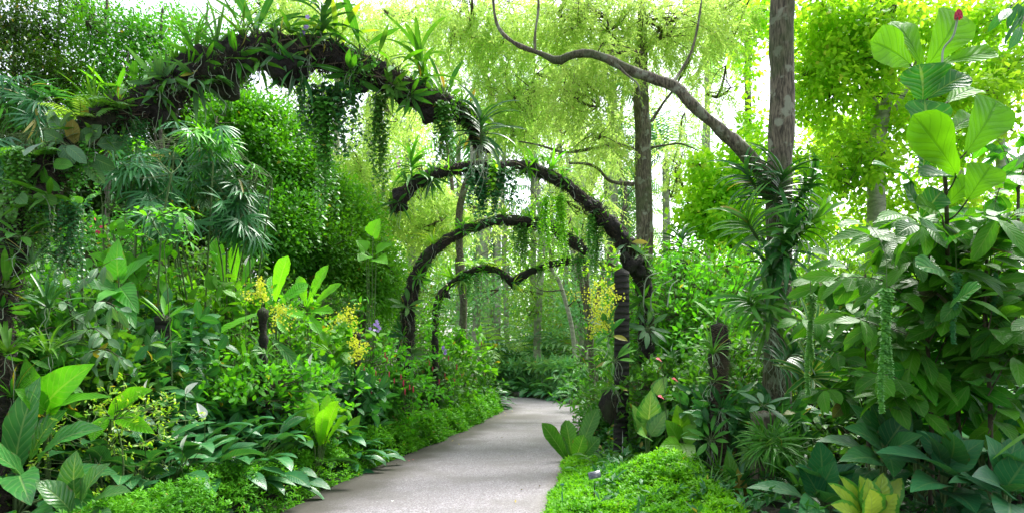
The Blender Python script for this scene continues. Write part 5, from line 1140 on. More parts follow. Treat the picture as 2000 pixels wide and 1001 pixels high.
# ---------------------------------------------------------------- shrubs (styles)
ST = {
 'pentas': dict(ncl=230, k=7, L=.175, W=.075, prof='ellip', K=4, mat='mid'),
 'small':  dict(ncl=300, k=8, L=.11, W=.05, prof='ellip', K=3, mat='mid', fold=None),
 'smallb': dict(ncl=300, k=8, L=.12, W=.055, prof='ellip', K=3, mat='fresh', fold=None),
 'glossy': dict(ncl=150, k=5, L=.26, W=.105, prof='ellip', K=6, mat='dark'),
 'ginger': dict(ncl=120, k=5, L=.27, W=.06, prof='lance', K=6, mat='mid'),
 'round':  dict(ncl=130, k=5, L=.22, W=.14, prof='ovate', K=6, mat='fresh'),
 'bright': dict(ncl=260, k=7, L=.16, W=.08, prof='ovate', K=3, mat='maple', fold=None),
}
SR = [
 (345, 8.3, .95, .7, 'round', 1., 'fresh broad leaved shrub at the foot of the short black post'),
 (230, 7.0, 1.25, .8, 'glossy', 1.1, 'dark glossy shrub behind the golden tipped shrub, right one'),
 (560, 9.1, 1.1, .6, 'glossy', 1., 'dark glossy low shrub just behind the bright nest fern'),
 (120, 7.8, 2.0, 1., 'round', 1.1, 'tall fresh broad leaved shrub behind the drooping grey leaves'),
 (605, 10.7, 1.8, .8, 'round', 1., 'fresh broad leaved shrub behind the post right of the peace lilies'),
 (455, 8.4, 1.25, .8, 'smallb', 1.1, 'bright small leaved shrub in front of the post behind the yellow blossoms'),
 (560, 9.0, 1.1, .7, 'round', .8, 'fresh broad leaved low shrub below the tall glowing nest fern frond'),
 (490, 9.6, 2.0, 1.1, 'smallb', 1.2, 'bright shrub between the upright darker fronds and the tall glowing frond'),
 (5, 6.0, 1.9, .5, 'pentas', .9, 'leafy shrub in front of the left arch leg at the left edge'),
 (70, 6.5, 1.25, .5, 'round', .9, 'broad leaved low shrub between the corner anthurium and the arch leg'),
 (150, 6.7, 1.3, .7, 'pentas', 1., 'leafy shrub behind the golden tipped shrub'),
 # px, Y, h, w, style, dens, label
 (715, 11.4, 1.12, .6, 'pentas', 1.3, 'leafy shrub with upright red flower spikes left of the third arch leg'),
 (665, 10.9, 1.1, .6, 'pentas', .9, 'leafy shrub in front of the post right of the peace lilies'),
 (832, 14.6, 1.4, .55, 'pentas', 1.1, 'leafy green shrub with a few red spikes just right of the third arch leg'),
 (858, 16.2, 1.5, .65, 'pentas', 1.1, 'leafy green shrub with red spikes in the middle of the far left bed'),
 (896, 19.3, 1.5, .7, 'pentas', 1.1, 'leafy green shrub at the far end of the left bed near the path bend'),
 (868, 18.5, 2.1, .9, 'round', .9, 'lighter leafed shrub behind the far left red spike shrub'),
 (660, 11.5, 2.1, 1.3, 'smallb', 1.3, 'bright green small leaved shrub under the creeper covered hedge'),
 (668, 13.4, 2.3, 1.0, 'smallb', 1.2, 'bright green shrub left of the third arch leg'),
 (600, 11.2, 1.5, 1.1, 'small', 1.1, 'mid green small leaved shrub behind the ragged nest fern'),
 (440, 8.9, 1.35, .95, 'small', 1.2, 'small leaved shrub between the short post and the middle post'),
 (475, 9.0, 1.0, .8, 'pentas', .9, 'leafy shrub below the long horizontal nest fern frond'),
 (380, 9.3, 1.9, 1.1, 'round', 1.1, 'fresh green broad leaved shrub behind the short post'),
 (300, 9.0, 1.9, 1.0, 'smallb', 1.0, 'bright green shrub behind and left of the short post'),
 (235, 7.9, 1.45, .75, 'glossy', 1.1, 'dark glossy shrub left of the short post'),
 (385, 8.4, .95, .7, 'glossy', 1.0, 'dark glossy shrub right of the short post'),
 (160, 7.2, 1.5, .9, 'glossy', 1.2, 'dark glossy shrub behind the drooping grey leaf shrub'),
 (60, 6.6, 1.7, .8, 'small', 1., 'small leaved dark shrub behind the left arch leg'),
 (560, 9.9, 1.2, .9, 'glossy', 1., 'dark broad leaved shrub behind the peace lilies and the middle post'),
 (640, 10.0, 1.1, .7, 'glossy', .9, 'dark broad leaved shrub behind the upper post shoots'),
 (150, 8.8, 2.4, 1.2, 'small', 1.2, 'dense mid green shrub under the left fan palms'),
 (420, 11.5, 2.3, 1.4, 'small', 1.3, 'dense shrub at the foot of the drooping fan palms'),
 (530, 12.0, 2.2, 1.3, 'small', 1.3, 'dense dark shrub at the foot of the creeper covered hedge'),
 (770, 16.5, 2.9, 1.2, 'smallb', 1.2, 'light green shrub behind the third arch leg'),
 # right bed
 (1730, 7.6, 1.2, .9, 'glossy', 1.1, 'dark shrub filling the gap behind the bottom right plants, left one'),
 (1850, 7.3, 1.2, .9, 'glossy', 1.1, 'dark shrub filling the gap behind the bottom right plants, middle one'),
 (1970, 7.0, 1.3, .9, 'glossy', 1.1, 'dark shrub filling the gap behind the bottom right plants, right one'),
 (1650, 7.6, .9, .7, 'small', 1.0, 'small leaved dark shrub behind the tassel orchid log'),
 (1308, 12.2, 2.2, 1.0, 'small', 1.2, 'small leaved shrub right behind the second arch leg'),
 (1370, 11.0, 2.9, 1.3, 'smallb', 1.5, 'tall fresh green shrub between the ringed post and the hairy post'),
 (1440, 11.6, 3.0, 1.3, 'smallb', 1.4, 'tall fresh green shrub left of the tall right trunk'),
 (1320, 9.6, 1.25, .8, 'small', 1.1, 'low small leaved shrub behind the red anthurium flowers'),
 (1365, 9.2, 1.3, .65, 'pentas', 1.0, 'leafy shrub left of the hairy post'),
 (1440, 8.9, 1.7, .8, 'small', 1.2, 'small leaved shrub between the hairy post and the right trunk'),
 (1430, 8.1, .85, .6, 'glossy', 1.0, 'low dark shrub right of the foot of the hairy post'),
 (1590, 10.5, 2.6, 1.1, 'small', 1.2, 'dense small leaved shrub behind the striped orchid'),
 (1640, 8.8, 1.9, .9, 'glossy', 1.1, 'dark shrub right of the striped orchid'),
 (1160, 12.3, .55, .5, 'small', .7, 'low leafy clump at the right path edge behind the ringed post'),
 (1178, 16., .9, .7, 'ginger', 1.0, 'lance leaved ginger clump at the right edge near the far bend'),
 (1190, 19., 2.0, 1.2, 'ginger', 1.2, 'tall lance leaved ginger behind the ringed post'),
 (1225, 14., 1.8, .9, 'ginger', 1.1, 'lance leaved ginger between the ringed post and the second arch leg'),
 (1285, 15., 2.7, 1.3, 'smallb', 1.3, 'light green shrub behind the second arch leg'),
 (1390, 15., 3.7, 1.9, 'bright', 1.4, 'yellow green broad leaved shrub behind the thin dark post'),
 (1500, 15.5, 3.6, 2.0, 'bright', 1.4, 'yellow green broad leaved shrub behind the tall right trunk'),
 (1640, 14., 3.2, 1.9, 'bright', 1.4, 'yellow green broad leaved shrub right of the tall trunk'),
 (1780, 12., 2.7, 1.6, 'bright', 1.2, 'yellow green shrub glowing behind the big leaved shrubs, left one'),
 (1910, 11., 2.6, 1.5, 'bright', 1.2, 'yellow green shrub glowing behind the big leaved shrubs, middle one'),
 (2030, 10.5, 2.6, 1.5, 'bright', 1.0, 'yellow green shrub glowing behind the big leaved shrubs, right one'),
 (1700, 9.6, 1.6, 1.1, 'round', 1.0, 'mid green broad leaved shrub deep behind the hanging vines'),
 (1860, 8.6, 1.3, 1.0, 'glossy', 1.0, 'dark shrub deep below the big leaved shrubs'),
 (1990, 8.0, 1.4, 1.0, 'glossy', 1.0, 'dark shrub at the right edge below the big leaved shrubs'),
]
for px, Y, h, w, st, dens, lab in SR:
    s = dict(ST[st]); mat = s.pop('mat'); s['ncl'] = int(s['ncl'] * dens * (1.25 if h > 2 else .9)); fold = s.pop('fold', .22)
    if h > 2.4 and st != 'bright': s['ncl'] = int(s['ncl'] * 1.2)
    t = thing('broadleaf_shrub' if st in ('round', 'bright', 'glossy') else 'ginger_plant' if st == 'ginger' else 'leafy_shrub', lab, 'shrub', G(px, Y), rz=0)
    mL, mS = MB(), MB(); shrub(mL, mS, h, w, 12, fold=fold, **s)
    mL.build('foliage', LM[mat], t); mS.build('stems', BK['cane' if st in ('pentas', 'ginger') else 'twig'], t)

# red flower spikes: individuals
def red_spike_mesh():
    mF, mS = MB(), MB(); s = np.linspace(0, 1, 9)
    tubes(mF, np.stack([0 * s, 0 * s, s * .11], 1), .011 * np.sin(np.clip(s, .08, .95) * PI) ** .4, 7, bump=.3, bf=60.)
    k = 26; z = R.random(k) * .1; a = R.random(k) * 6.28; D = np.stack([np.cos(a), np.sin(a), .5 + 0 * a], 1)
    leaves(mF, np.stack([0 * a, 0 * a, z], 1) + D * .008, D, UP, .014, .008, 'ellip', 2, .3, None)
    tubes(mS, np.array([[0, 0, -.28], [.01, 0, -.1], [0, 0, 0]]), .0028, 4, close=False)
    return mF, mS
rs = None
for px, py, Y in [(a_, b_, 10.35 if a_ < 810 else 12.6 if a_ < 900 else 15.6) for a_, b_, c_ in [(701, 736, 9.6), (734, 728, 9.6), (760, 730, 9.7), (783, 735, 9.7), (788, 748, 9.6), (800, 755, 9.6), (807, 760, 9.6), (725, 765, 9.4), (735, 758, 9.4), (791, 765, 9.4), (752, 692, 10.2), (756, 700, 10.2),
                  (845, 718, 12.), (869, 730, 12.), (839, 708, 12.), (876, 698, 12.), (892, 716, 12.), (902, 730, 12.), (940, 668, 14.), (812, 705, 11.5), (888, 742, 12.), (711, 720, 9.9), (742, 745, 0), (770, 742, 0), (858, 745, 0), (720, 750, 0)]]:
    near = px < 810
    lab = 'red flower spike standing above the shrub left of the third arch leg' if near else 'small red flower spike above the shrubs right of the third arch leg'
    gr = 'red flower spikes left of the third arch leg' if near else 'red flower spikes right of the third arch leg'
    loc = P(px, py + 6, Y)
    if rs is None:
        rs = thing('flower_spike', lab, 'flower spike', loc, gr); a, b = red_spike_mesh(); a.build('blossom', MT_red, rs); b.build('stalk', BK['cane'], rs)
    else: dup(rs, loc, R.random() * 6, R.uniform(.75, 1.05), lab, gr)

# red anthurium flowers on the right
for px, py, Y, lab in [(1291, 703, 8.5, 'red flower highest of three behind the ringed post'), (1322, 742, 8.4, 'red flower in the middle of three behind the ringed post, the widest'), (1295, 776, 8.2, 'red flower lowest of three behind the ringed post')]:
    g = G(px + 5, Y + .1); b = P(px, py, Y); t = thing('red_anthurium_flower', lab, 'flower', g); o = np.array(g); mF, mS, mK = MB(), MB(), MB()
    leaves(mF, b[None], np.array([[-.6, -.5, .3]]), np.array([[.1, -.6, .8]]), .095, .08, 'heart', 6, .3, .15); tubes(mS, spline([o, (o + b) / 2 + [.05, 0, .05], b], 9), .004, 5, close=False)
    tubes(mK, np.array([b, b + [-.02, -.03, .02], b + [-.03, -.05, .035]]), .005, 5)
    mF.build('spathe', MT_red, t, o); mS.build('stalk', BK['cane'], t, o); mK.build('spadix', MT_yellow, t, o)
# arching pale shoots
for lab, pts in [('pale arching shoot left of the thin dark post, longest', [(1256, 600, 10), (1262, 545, 10), (1290, 530, 10)]), ('second pale arching shoot beside the longest one', [(1272, 612, 10), (1275, 570, 10), (1318, 542, 10)]), ('pale arching shoot nearest the tall fresh shrub', [(1303, 600, 9.8), (1310, 560, 9.8), (1325, 545, 9.8)])]:
    q = spline([P(*a) for a in pts], 20); mb = MB(); tubes(mb, q, np.linspace(.011, .006, 20), 6)
    o = mb.build('arching_shoot', MT_rootw, None, q[0]); o.location = tuple(q[0]); tag(o, lab, 'shoot')

# ---------------------------------------------------------------- right bed hero plants
nestfern('broad leaved nest fern leaning over the right path edge before the ringed post', 1120, 10.1, [
   (1112, 905, 10.0, 1060, 828, 9.8, .26, (.3, -.9, .3)), (1118, 900, 10.1, 1105, 822, 10.1, .26), (1125, 900, 10.1, 1165, 800, 10.2, .26, (-.3, -.9, .2)), (1128, 905, 10., 1170, 855, 9.9, .26), (1115, 900, 10., 1080, 850, 10., .22), (1122, 905, 9.9, 1140, 850, 9.7, .25)], mat='midn')
spath('leafy green clump at the foot of the ringed post', 1185, 9.0, 26, .26, .07, (.05, .25), 0., 'mid')
spath('low striped leafed clump under the broad nest fern at the right path edge', 1145, 8.6, 22, .24, .06, (.03, .15), 0., 'mid')
spath('low leafy clump between the ringed post and the moss mound', 1240, 9.3, 20, .3, .09, (.1, .3), 0., 'fresh')
hero('variegated_plant', 'plant with large pale veined leaves right of the ringed post, tallest leaf', 'foliage plant', G(1265, 8.75), [
   (1265, 835, 8.75, 1272, 762, 8.75, 0.345), (1260, 850, 8.75, 1235, 790, 8.75, 0.253), (1270, 850, 8.65, 1305, 800, 8.65, 0.253), (1265, 855, 8.55, 1245, 845, 8.25, 0.230), (1280, 770, 9.05, 1302, 735, 9.05, 0.230)], 'croton', prof='ovate', K=10, curl=.4)
hero('variegated_plant', 'plant with yellow green rounded leaves behind the moss mound', 'foliage plant', G(1330, 8.25), [
   (1330, 850, 8.25, 1322, 790, 8.25, 0.253), (1335, 860, 8.15, 1375, 830, 8.05, 0.253), (1325, 860, 8.15, 1300, 820, 8.15, 0.230), (1335, 865, 8.05, 1345, 910, 7.65, 0.230), (1340, 850, 8.25, 1350, 800, 8.35, 0.230), (1330, 870, 7.95, 1290, 870, 7.75, 0.230)], 'fresh', prof='ovate', K=9, curl=.5)
hero('dark_leaved_plant', 'broad dark leaves at the bottom edge right of the hairy post', 'foliage plant', G(1440, 6.9), [
   (1430, 960, 6.9, 1420, 880, 7., .2), (1435, 975, 6.8, 1405, 960, 6.5, .16), (1445, 975, 6.8, 1440, 915, 6.8, .16), (1450, 985, 6.7, 1530, 975, 6.3, .22, (0, -.4, .9)), (1440, 980, 6.7, 1425, 1010, 6.2, .2)], 'mid', prof='ovate', K=8, curl=.5)

fig = [
   (1779, 128, 4.6, 1702, 82, 4.5, .27, (-.1, -.98, .15)), (1812, 128, 4.7, 1872, 30, 4.8, .28, (.1, -.98, .1)), (1802, 196, 4.6, 1796, 128, 4.55, .31, (-.1, -.95, .3)), (1812, 192, 4.65, 1888, 148, 4.6, .2, (-.2, -.8, .5)),
   (1802, 285, 4.6, 1806, 198, 4.6, .32, (.1, -.97, .2)), (1868, 342, 4.5, 1786, 228, 4.35, .24, (-.55, -.8, .25)), (1885, 300, 4.6, 1945, 200, 4.7, .29, (.15, -.95, .15)), (1800, 345, 4.6, 1800, 282, 4.5, .22), (1790, 368, 4.6, 1706, 322, 4.4, .13, (.1, -.6, .8)),
   (1828, 130, 4.7, 1945, 105, 4.7, .15, (0, -.8, .6)), (1795, 420, 4.6, 1765, 365, 4.5, .16), (1800, 425, 4.6, 1838, 375, 4.6, .17), (1890, 390, 4.6, 1935, 325, 4.6, .22), (1870, 350, 4.6, 1800, 345, 4.4, .16, (0, -.7, .7)), (1850, 200, 4.8, 1905, 175, 5.0, .18)]
m = gnarl(px_path([(1830, 1000, 6.2, .03), (1850, 800, 6.1, .024), (1850, 500, 5.3, .02), (1845, 330, 4.7, .016), (1808, 190, 4.65, .012), (1800, 120, 4.65, .008)]), 40, .02, 2.)
figd = [fig[i] for i in (2, 3, 4, 7, 8, 10, 11, 13)]; fig = [f for i, f in enumerate(fig) if i not in (2, 3, 4, 7, 8, 10, 11, 13)]
t = hero('fiddle_leaf_fig', 'fiddle leaf fig with huge glowing veined leaves at the upper right', 'fig tree', G(1830, 6.2), [(*f[:6], f[6] * 1.2, *f[7:]) for f in fig] + [(1800, 130, 4.7, 1745, 45, 4.9, .2), (1850, 260, 4.7, 1905, 230, 4.9, .2), (1850, 400, 4.7, 1900, 350, 4.7, .2), (1840, 420, 4.6, 1790, 400, 4.5, .18)], 'fig', 'twig', prof='obov', K=16, curl=.45, fold=.2, wave=.055, wf=12., r=.005, stem=m[:, :3])
mb = MB()
for q in figd + [(1845, 470, 4.7, 1800, 440, 4.5, .17), (1850, 480, 4.7, 1900, 450, 4.5, .17), (1850, 540, 4.7, 1790, 520, 4.5, .17), (1855, 600, 4.7, 1915, 560, 4.5, .17)]:
    kk = dict(face=q[7]) if len(q) > 7 else {}
    pxleaf(mb, q[0:3], q[3:6], q[6] * 1.15, 'obov', 16, .5, .2, .055, wf=12., **kk)
mb.build('old_foliage', LM['figd'], t, t.location)
mb = MB()
tubes(mb, m[:, :3], m[:, 3] * .8, 8); mb.build('stem', BK['twig'], t, t.location)

def bigshrub(label, px, Y, seed, tops, mat='bigsh', L=.27, W=.13, main_top=430, r=.012):
    rr = random.Random(seed); br = []
    tops = list(tops) + [(px + rr.uniform(-150, 130), rr.uniform(main_top, 780)) for _ in range(11)]
    for (x, y) in tops:
        sy = min(860, y + rr.uniform(40, 130)); Yb = Y + rr.uniform(-.25, .25); Yt = Y + rr.uniform(-.7, .35)
        br.append([(px, sy, Yb), ((px + x) / 2, (sy + y) / 2 - 30, (Yb + Yt) / 2), (x, y, Yt)])
    branch_plant('big_leaved_shrub', label, 'shrub', G(px, Y), br, mat, .052, L * 1.15, W * 1.05, 'ellip', r=.006, main=[(px + 6, 850, Y, r * 1.5), (px - 4, 650, Y, r * 1.2), (px, main_top, Y, r)], droop=.55, curl=.45, fold=.2, wave=.03)
bigshrub('big leaved shrub with grey sheened oval leaves below the fiddle leaf fig', 1815, 5.6, 1, [(1700, 460), (1640, 540), (1760, 420), (1860, 440), (1700, 560), (1900, 520), (1780, 500), (1660, 620), (1900, 610), (1740, 640), (1840, 560)])
bigshrub('big leaved shrub at the right edge of the view, upper mass of leaves', 1930, 5.4, 2, [(1880, 420), (1980, 330), (2030, 420), (1860, 520), (2000, 480), (1890, 600), (2040, 560), (1950, 420), (1960, 620), (1830, 640), (2040, 680)])
bigshrub('big leaved shrub with a dark thin stem right of the hanging green vines', 1868, 5.9, 3, [(1780, 540), (1950, 550), (1800, 650), (1960, 680), (1860, 590), (1770, 720), (1950, 740), (1880, 700), (1840, 480)], main_top=520)
bigshrub('big leaved shrub nearest the striped orchid, leaves hanging left', 1690, 6.6, 4, [(1620, 500), (1600, 560), (1720, 520), (1640, 600), (1680, 640), (1740, 620), (1640, 690), (1720, 700), (1770, 570)], main_top=520, L=.25, W=.12)
bigshrub('young big leaved shrub high at the right edge beside the fiddle leaf fig', 1990, 6.2, 5, [(1900, 360), (2060, 300), (1950, 300), (2050, 380), (1890, 420), (1930, 260), (2040, 240)], main_top=320, L=.24, W=.11)
# large floor leaves bottom right
for lab, px, Y, lst in [
  ('plant with large blue green leaves in the bottom right, left clump', 1720, 5.6, [(1725, 880, 5.6, 1650, 835, 5.3, .22), (1730, 870, 5.6, 1780, 800, 5.5, .2), (1725, 860, 5.7, 1700, 785, 5.7, .2), (1735, 890, 5.5, 1800, 850, 5.2, .2), (1720, 900, 5.4, 1640, 900, 5.0, .2), (1730, 860, 5.8, 1660, 790, 5.9, .2), (1725, 880, 5.5, 1745, 930, 5.0, .2)]),
  ('plant with large blue green leaves in the bottom right, middle clump with the widest leaf', 1840, 5.2, [(1870, 940, 5.2, 1715, 885, 4.7, .30, (0, -.45, .9)), (1840, 920, 5.3, 1870, 840, 5.3, .2), (1850, 950, 5.1, 1780, 960, 4.6, .24, (0, -.4, .9)), (1850, 960, 5.0, 1905, 1000, 4.6, .22), (1845, 900, 5.4, 1790, 840, 5.5, .2), (1850, 930, 5.1, 1935, 960, 4.6, .2), (1850, 910, 5.3, 1920, 860, 5.2, .2)]),
  ('plant with large dark leaves in the bottom right corner', 1960, 5.0, [(1960, 940, 5., 1925, 850, 5., .2), (1965, 950, 4.9, 2020, 870, 4.8, .22), (1960, 960, 4.8, 1900, 930, 4.5, .22), (1970, 980, 4.7, 1960, 1040, 4.3, .24), (1975, 960, 4.8, 2040, 950, 4.5, .22), (1960, 930, 5.1, 1985, 850, 5.2, .2)]),
  ('plant with broad dark leaves between the tassel orchid and the pale rosette', 1620, 5.9, [(1600, 960, 5.9, 1630, 900, 5.8, .2), (1600, 970, 5.8, 1560, 905, 5.9, .18), (1610, 980, 5.7, 1640, 970, 5.3, .18), (1605, 940, 6., 1600, 860, 6.1, .22), (1600, 985, 5.6, 1560, 1010, 5.2, .2), (1610, 950, 6., 1680, 910, 5.8, .2)]),
  ('plant with mid height blue green leaves behind the bottom right clumps', 1790, 6.4, [(1790, 830, 6.4, 1730, 760, 6.4, .24), (1795, 820, 6.4, 1850, 760, 6.3, .24), (1790, 840, 6.3, 1700, 820, 6.0, .22), (1800, 840, 6.3, 1880, 800, 6.1, .24), (1795, 810, 6.5, 1800, 740, 6.6, .22), (1950, 800, 6.3, 1890, 760, 6.1, .2)]),
  ('plant with broad sheened leaves at the right edge behind the corner clump', 1935, 6.0, [(1935, 850, 6., 1880, 800, 5.9, .24), (1940, 840, 6., 1990, 770, 6., .24), (1935, 830, 6.1, 1920, 750, 6.1, .24), (1945, 850, 5.9, 2030, 830, 5.7, .24), (1940, 820, 6.1, 1850, 740, 5.8, .26, (0, -.5, .8))])]:
    lst = [(*q[:6], q[6] * 1.25, *q[7:]) for q in lst]
    ax_, ay_ = np.mean([q[0] for q in lst]), np.mean([q[1] for q in lst])
    for _ in range(9):
        th_ = R.random() * 6.28; ln_ = R.uniform(70, 120) * 5.4 / Y
        lst.append((ax_ + math.cos(th_) * 40, ay_ + math.sin(th_) * 30 + 10, Y + .2 - .1 * R.random(), ax_ + math.cos(th_) * (40 + ln_), ay_ + math.sin(th_) * (30 + ln_ * .6) + 12, Y - .35 * R.random(), R.uniform(.17, .26), (R.normal() * .15, -.5, .85)))
    hero('large_leaved_plant', lab, 'foliage plant', G(px, Y), lst, 'floor', prof='ovate', K=10, curl=.55, wave=.035, fold=.2)
hero('pale_rosette', 'pale yellow green rosette with dark edged leaves at the bottom right', 'foliage plant', G(1690, 5.2), [
   (1690, 1020, 5.1, 1620, 945, 4.9, 0.176, (.2, -.8, .5)), (1695, 1015, 5.1, 1640, 930, 5.1, 0.189), (1700, 1010, 5.1, 1680, 930, 5.1, 0.203), (1700, 1010, 5.0, 1695, 935, 5.0, 0.176), (1705, 1010, 5.1, 1725, 925, 5.1, 0.189), (1705, 1015, 5.1, 1760, 935, 5.1, 0.189), (1705, 1015, 5.0, 1752, 965, 4.8, 0.203), (1690, 1020, 5.0, 1625, 985, 4.7, 0.162), (1700, 1015, 4.9, 1700, 955, 4.8, 0.230)], 'pale', prof='ellip', K=10, curl=.3, r=.006)
hero('grass_blade_plant', 'single long yellow green blade entering from the right edge low down', 'plant', G(2060, 5.2), [(2050, 830, 5.1, 1940, 895, 4.7, .03, (0, -.5, .8))], 'fresh', prof='strap', K=8, curl=.6)

# braided hanging vines
for lab, px, t0, t1, Y, n, mat in [
  ('plump braided vine of overlapping leaves hanging in front of the big leaved shrubs, longest', 1732, 560, 800, 4.5, 3, 'vine'),
  ('slim braided vine hanging left of the big leaved shrubs', 1583, 570, 765, 5.2, 2, 'vine'),
  ('braided vine with dark leaves hanging below the fiddle leaf fig', 1868, 530, 665, 5.0, 2, 'vined'),
  ('short braided vine at the right behind the dark one', 1944, 530, 610, 5.3, 1, 'vined')]:
    top = P(px, t0, Y); t = thing('braided_vine', lab, 'vine', top); mL, mS = MB(), MB()
    for j in range(n):
        ln = (t1 - t0) * Y / F * (1 if j == 0 else R.uniform(.5, .8)); m = int(ln / .016); s = np.linspace(0, 1, m)
        x0 = (j - (n - 1) / 2) * .026
        p = np.stack([x0 + np.sin(s * 6 + j) * .012, .01 * j + 0 * s, -s * ln], 1); tubes(mS, p, .003, 4, close=False)
        az = np.tile([0.4, 2.7, -.9, -2.2], m)[:m * 3] + R.normal(size=m * 3) * .3; pp = np.repeat(p, 3, 0)
        D = np.stack([np.cos(az) * .75, np.sin(az) * .5, -1. + 0 * az], 1); Nn = np.stack([np.cos(az), np.sin(az) - .5, .5 + 0 * az], 1)
        leaves(mL, pp, D, Nn, .046 * (1 - .25 * np.repeat(s, 3)), .034, 'ovate', 4, -.5, -.25)
    # hanger stem up into the shrub
    tubes(mS, spline([[0, 0, 0], [.01, .05, .25], [.02, .3, .5]], 8), .003, 4, close=False)
    mL.build('foliage', LM[mat], t); mS.build('strands', BK['cane'], t)

branch_plant('drooping_twig', 'dark leafy twig hanging into the top right corner', 'twig', P(2060, -60, 4.5), [[(2060, -60, 4.5), (2000, -10, 4.5), (1975, 15, 4.4)], [(2060, -60, 4.5), (2010, 10, 4.4), (1995, 50, 4.3)]], 'dark', .07, .2, .065, 'ellip', droop=1.6, curl=.4)
b = P(1840, 125, 4.6); c = P(1872, 26, 4.5)
t = thing('red_flower', 'drooping red and violet blossom on a curved pale stalk above the fiddle leaf fig', 'flower', b); o = np.array(b); mS, mF = MB(), MB()
tubes(mS, spline([b, P(1843, 95, 4.6), P(1862, 70, 4.55), c], 16), .007, 6, close=False)
k = 9; az = np.arange(k) * .7; D = np.stack([np.cos(az) * .45, np.sin(az) * .45, -.9 + 0 * az], 1); leaves(mF, np.repeat(c[None] + UP * .03, k, 0), D, D * [1, 1, 0] + UP * .3, .075, .032, 'ellip', 5, .3, .2)
mS.build('stalk', MT_rootw, t, o); mF.build('blossom', MT_red, t, o)

# ---------------------------------------------------------------- fan palms on the left
def rhapis(label, base, region, n, mat, L=.36, bright=0, W=.03, nl=9):
    t = thing('fan_palm', label, 'palm', base); o = np.array(base); mL, mS, mB = MB(), MB(), MB()
    C = []
    for cx, cy, rx, ry, Y, k in region:
        k = int(k * 1.6)
        d = randdir(k); C.append(P(cx, cy, Y) + d * np.array([rx * Y / F, .45, ry * Y / F]) * (R.random((k, 1)) ** .5))
    C = np.concatenate(C); mid = C.mean(0)
    Dn = norm((C - mid - UP * .2) * [1, 1, .6] + np.array([.0, -.35, -.35]) + R.normal(size=C.shape) * .25)
    br = R.random(len(C)) < bright
    if (~br).any(): fans(mL, C[~br], Dn[~br], nl, L, W)
    if br.any(): fans(mB, C[br], Dn[br] + UP * .5, nl, L, W)
    ns = 6; az = np.arange(ns) * 1.1; bs = o + np.stack([np.cos(az), np.sin(az), 0 * az], 1) * .18; tp = mid + R.normal(size=(ns, 3)) * [.35, .2, .25] - UP * .2
    tubes(mS, stick_paths(bs, tp, 8, .04), .011, 6, close=False)
    tubes(mS, stick_paths(tp[R.integers(0, ns, len(C))], C, 6, .1), .0045, 4, close=False)
    mL.build('foliage', LM[mat], t, o); mS.build('canes', BK['cane'], t, o)
    if mB.v: mB.build('young_foliage', LM['rhapisb'], t, o)
rhapis('drooping fan palm with silvery green leaflets under the nearest arch, right hand mass', G(440, 9.4), [(420, 330, 70, 60, 9.2, 30), (460, 400, 45, 50, 9.1, 22), (480, 440, 30, 40, 9.2, 10)], 60, 'rhapis', .40, .0)
rhapis('fan palm with fresh bright leaflets directly below the nearest arch', G(390, 9.0), [(395, 265, 55, 25, 8.7, 14), (300, 290, 50, 30, 8.6, 8)], 60, 'rhapis', .38, .75)
rhapis('dark fan palm with spreading fans left of the drooping silvery one', G(300, 8.6), [(290, 350, 55, 50, 8.3, 18), (330, 420, 50, 35, 8.2, 10), (250, 300, 30, 30, 8.4, 6)], 60, 'rhapis', .38, .05)
rhapis('dark fan palm behind the left shoulder of the nearest arch', G(40, 8.6), [(50, 180, 55, 30, 8.8, 12), (20, 300, 45, 50, 8.6, 16), (90, 230, 40, 40, 9, 10)], 60, 'rhapis', .38, 0)

# ---------------------------------------------------------------- trees
def trunk_path(lst, base, n=50, amp=.02):
    q = px_path(lst); q = np.vstack([[*base, q[0, 3] * 1.25], q]); return gnarl(q, n, amp, .8)
def tree(name, label, cat, px, Y, trunk, blobs, spec, lmat, bmat='limb', limbs=(), sides=12, bump=.12, twmat=None, amp=.03):
    if spec.get('kind') == 'feather' and px != 1515: blobs = [(*q[:6], int(q[6] * .9)) for q in blobs]
    b = G(px, Y, -.02); t = thing(name, label, cat, b); o = np.array(b)
    mb = MB(); q = trunk_path(trunk, b, 60, amp); tubes(mb, q[:, :3], q[:, 3], sides, U=(0, 1, .03), bump=bump, bf=3.); mb.build('trunk', BK[bmat], t, o)
    for l in limbs:
        mb = MB(); w = gnarl(px_path(l), 50, .06, 1.6); tubes(mb, w[:, :3], w[:, 3], 10, U=(.1, 1, .05), bump=.34, bf=6.); mb.build('limb', BK[bmat], t, o)
    if blobs:
        mL, mT = MB(), MB(); top = q[-1, :3]
        crown(mL, mT, blobs, spec, None); mL.build('crown', LM[lmat], t, o)
        if mT.v: mT.build('twigs', BK[twmat or 'twig'], t, o)
    return t

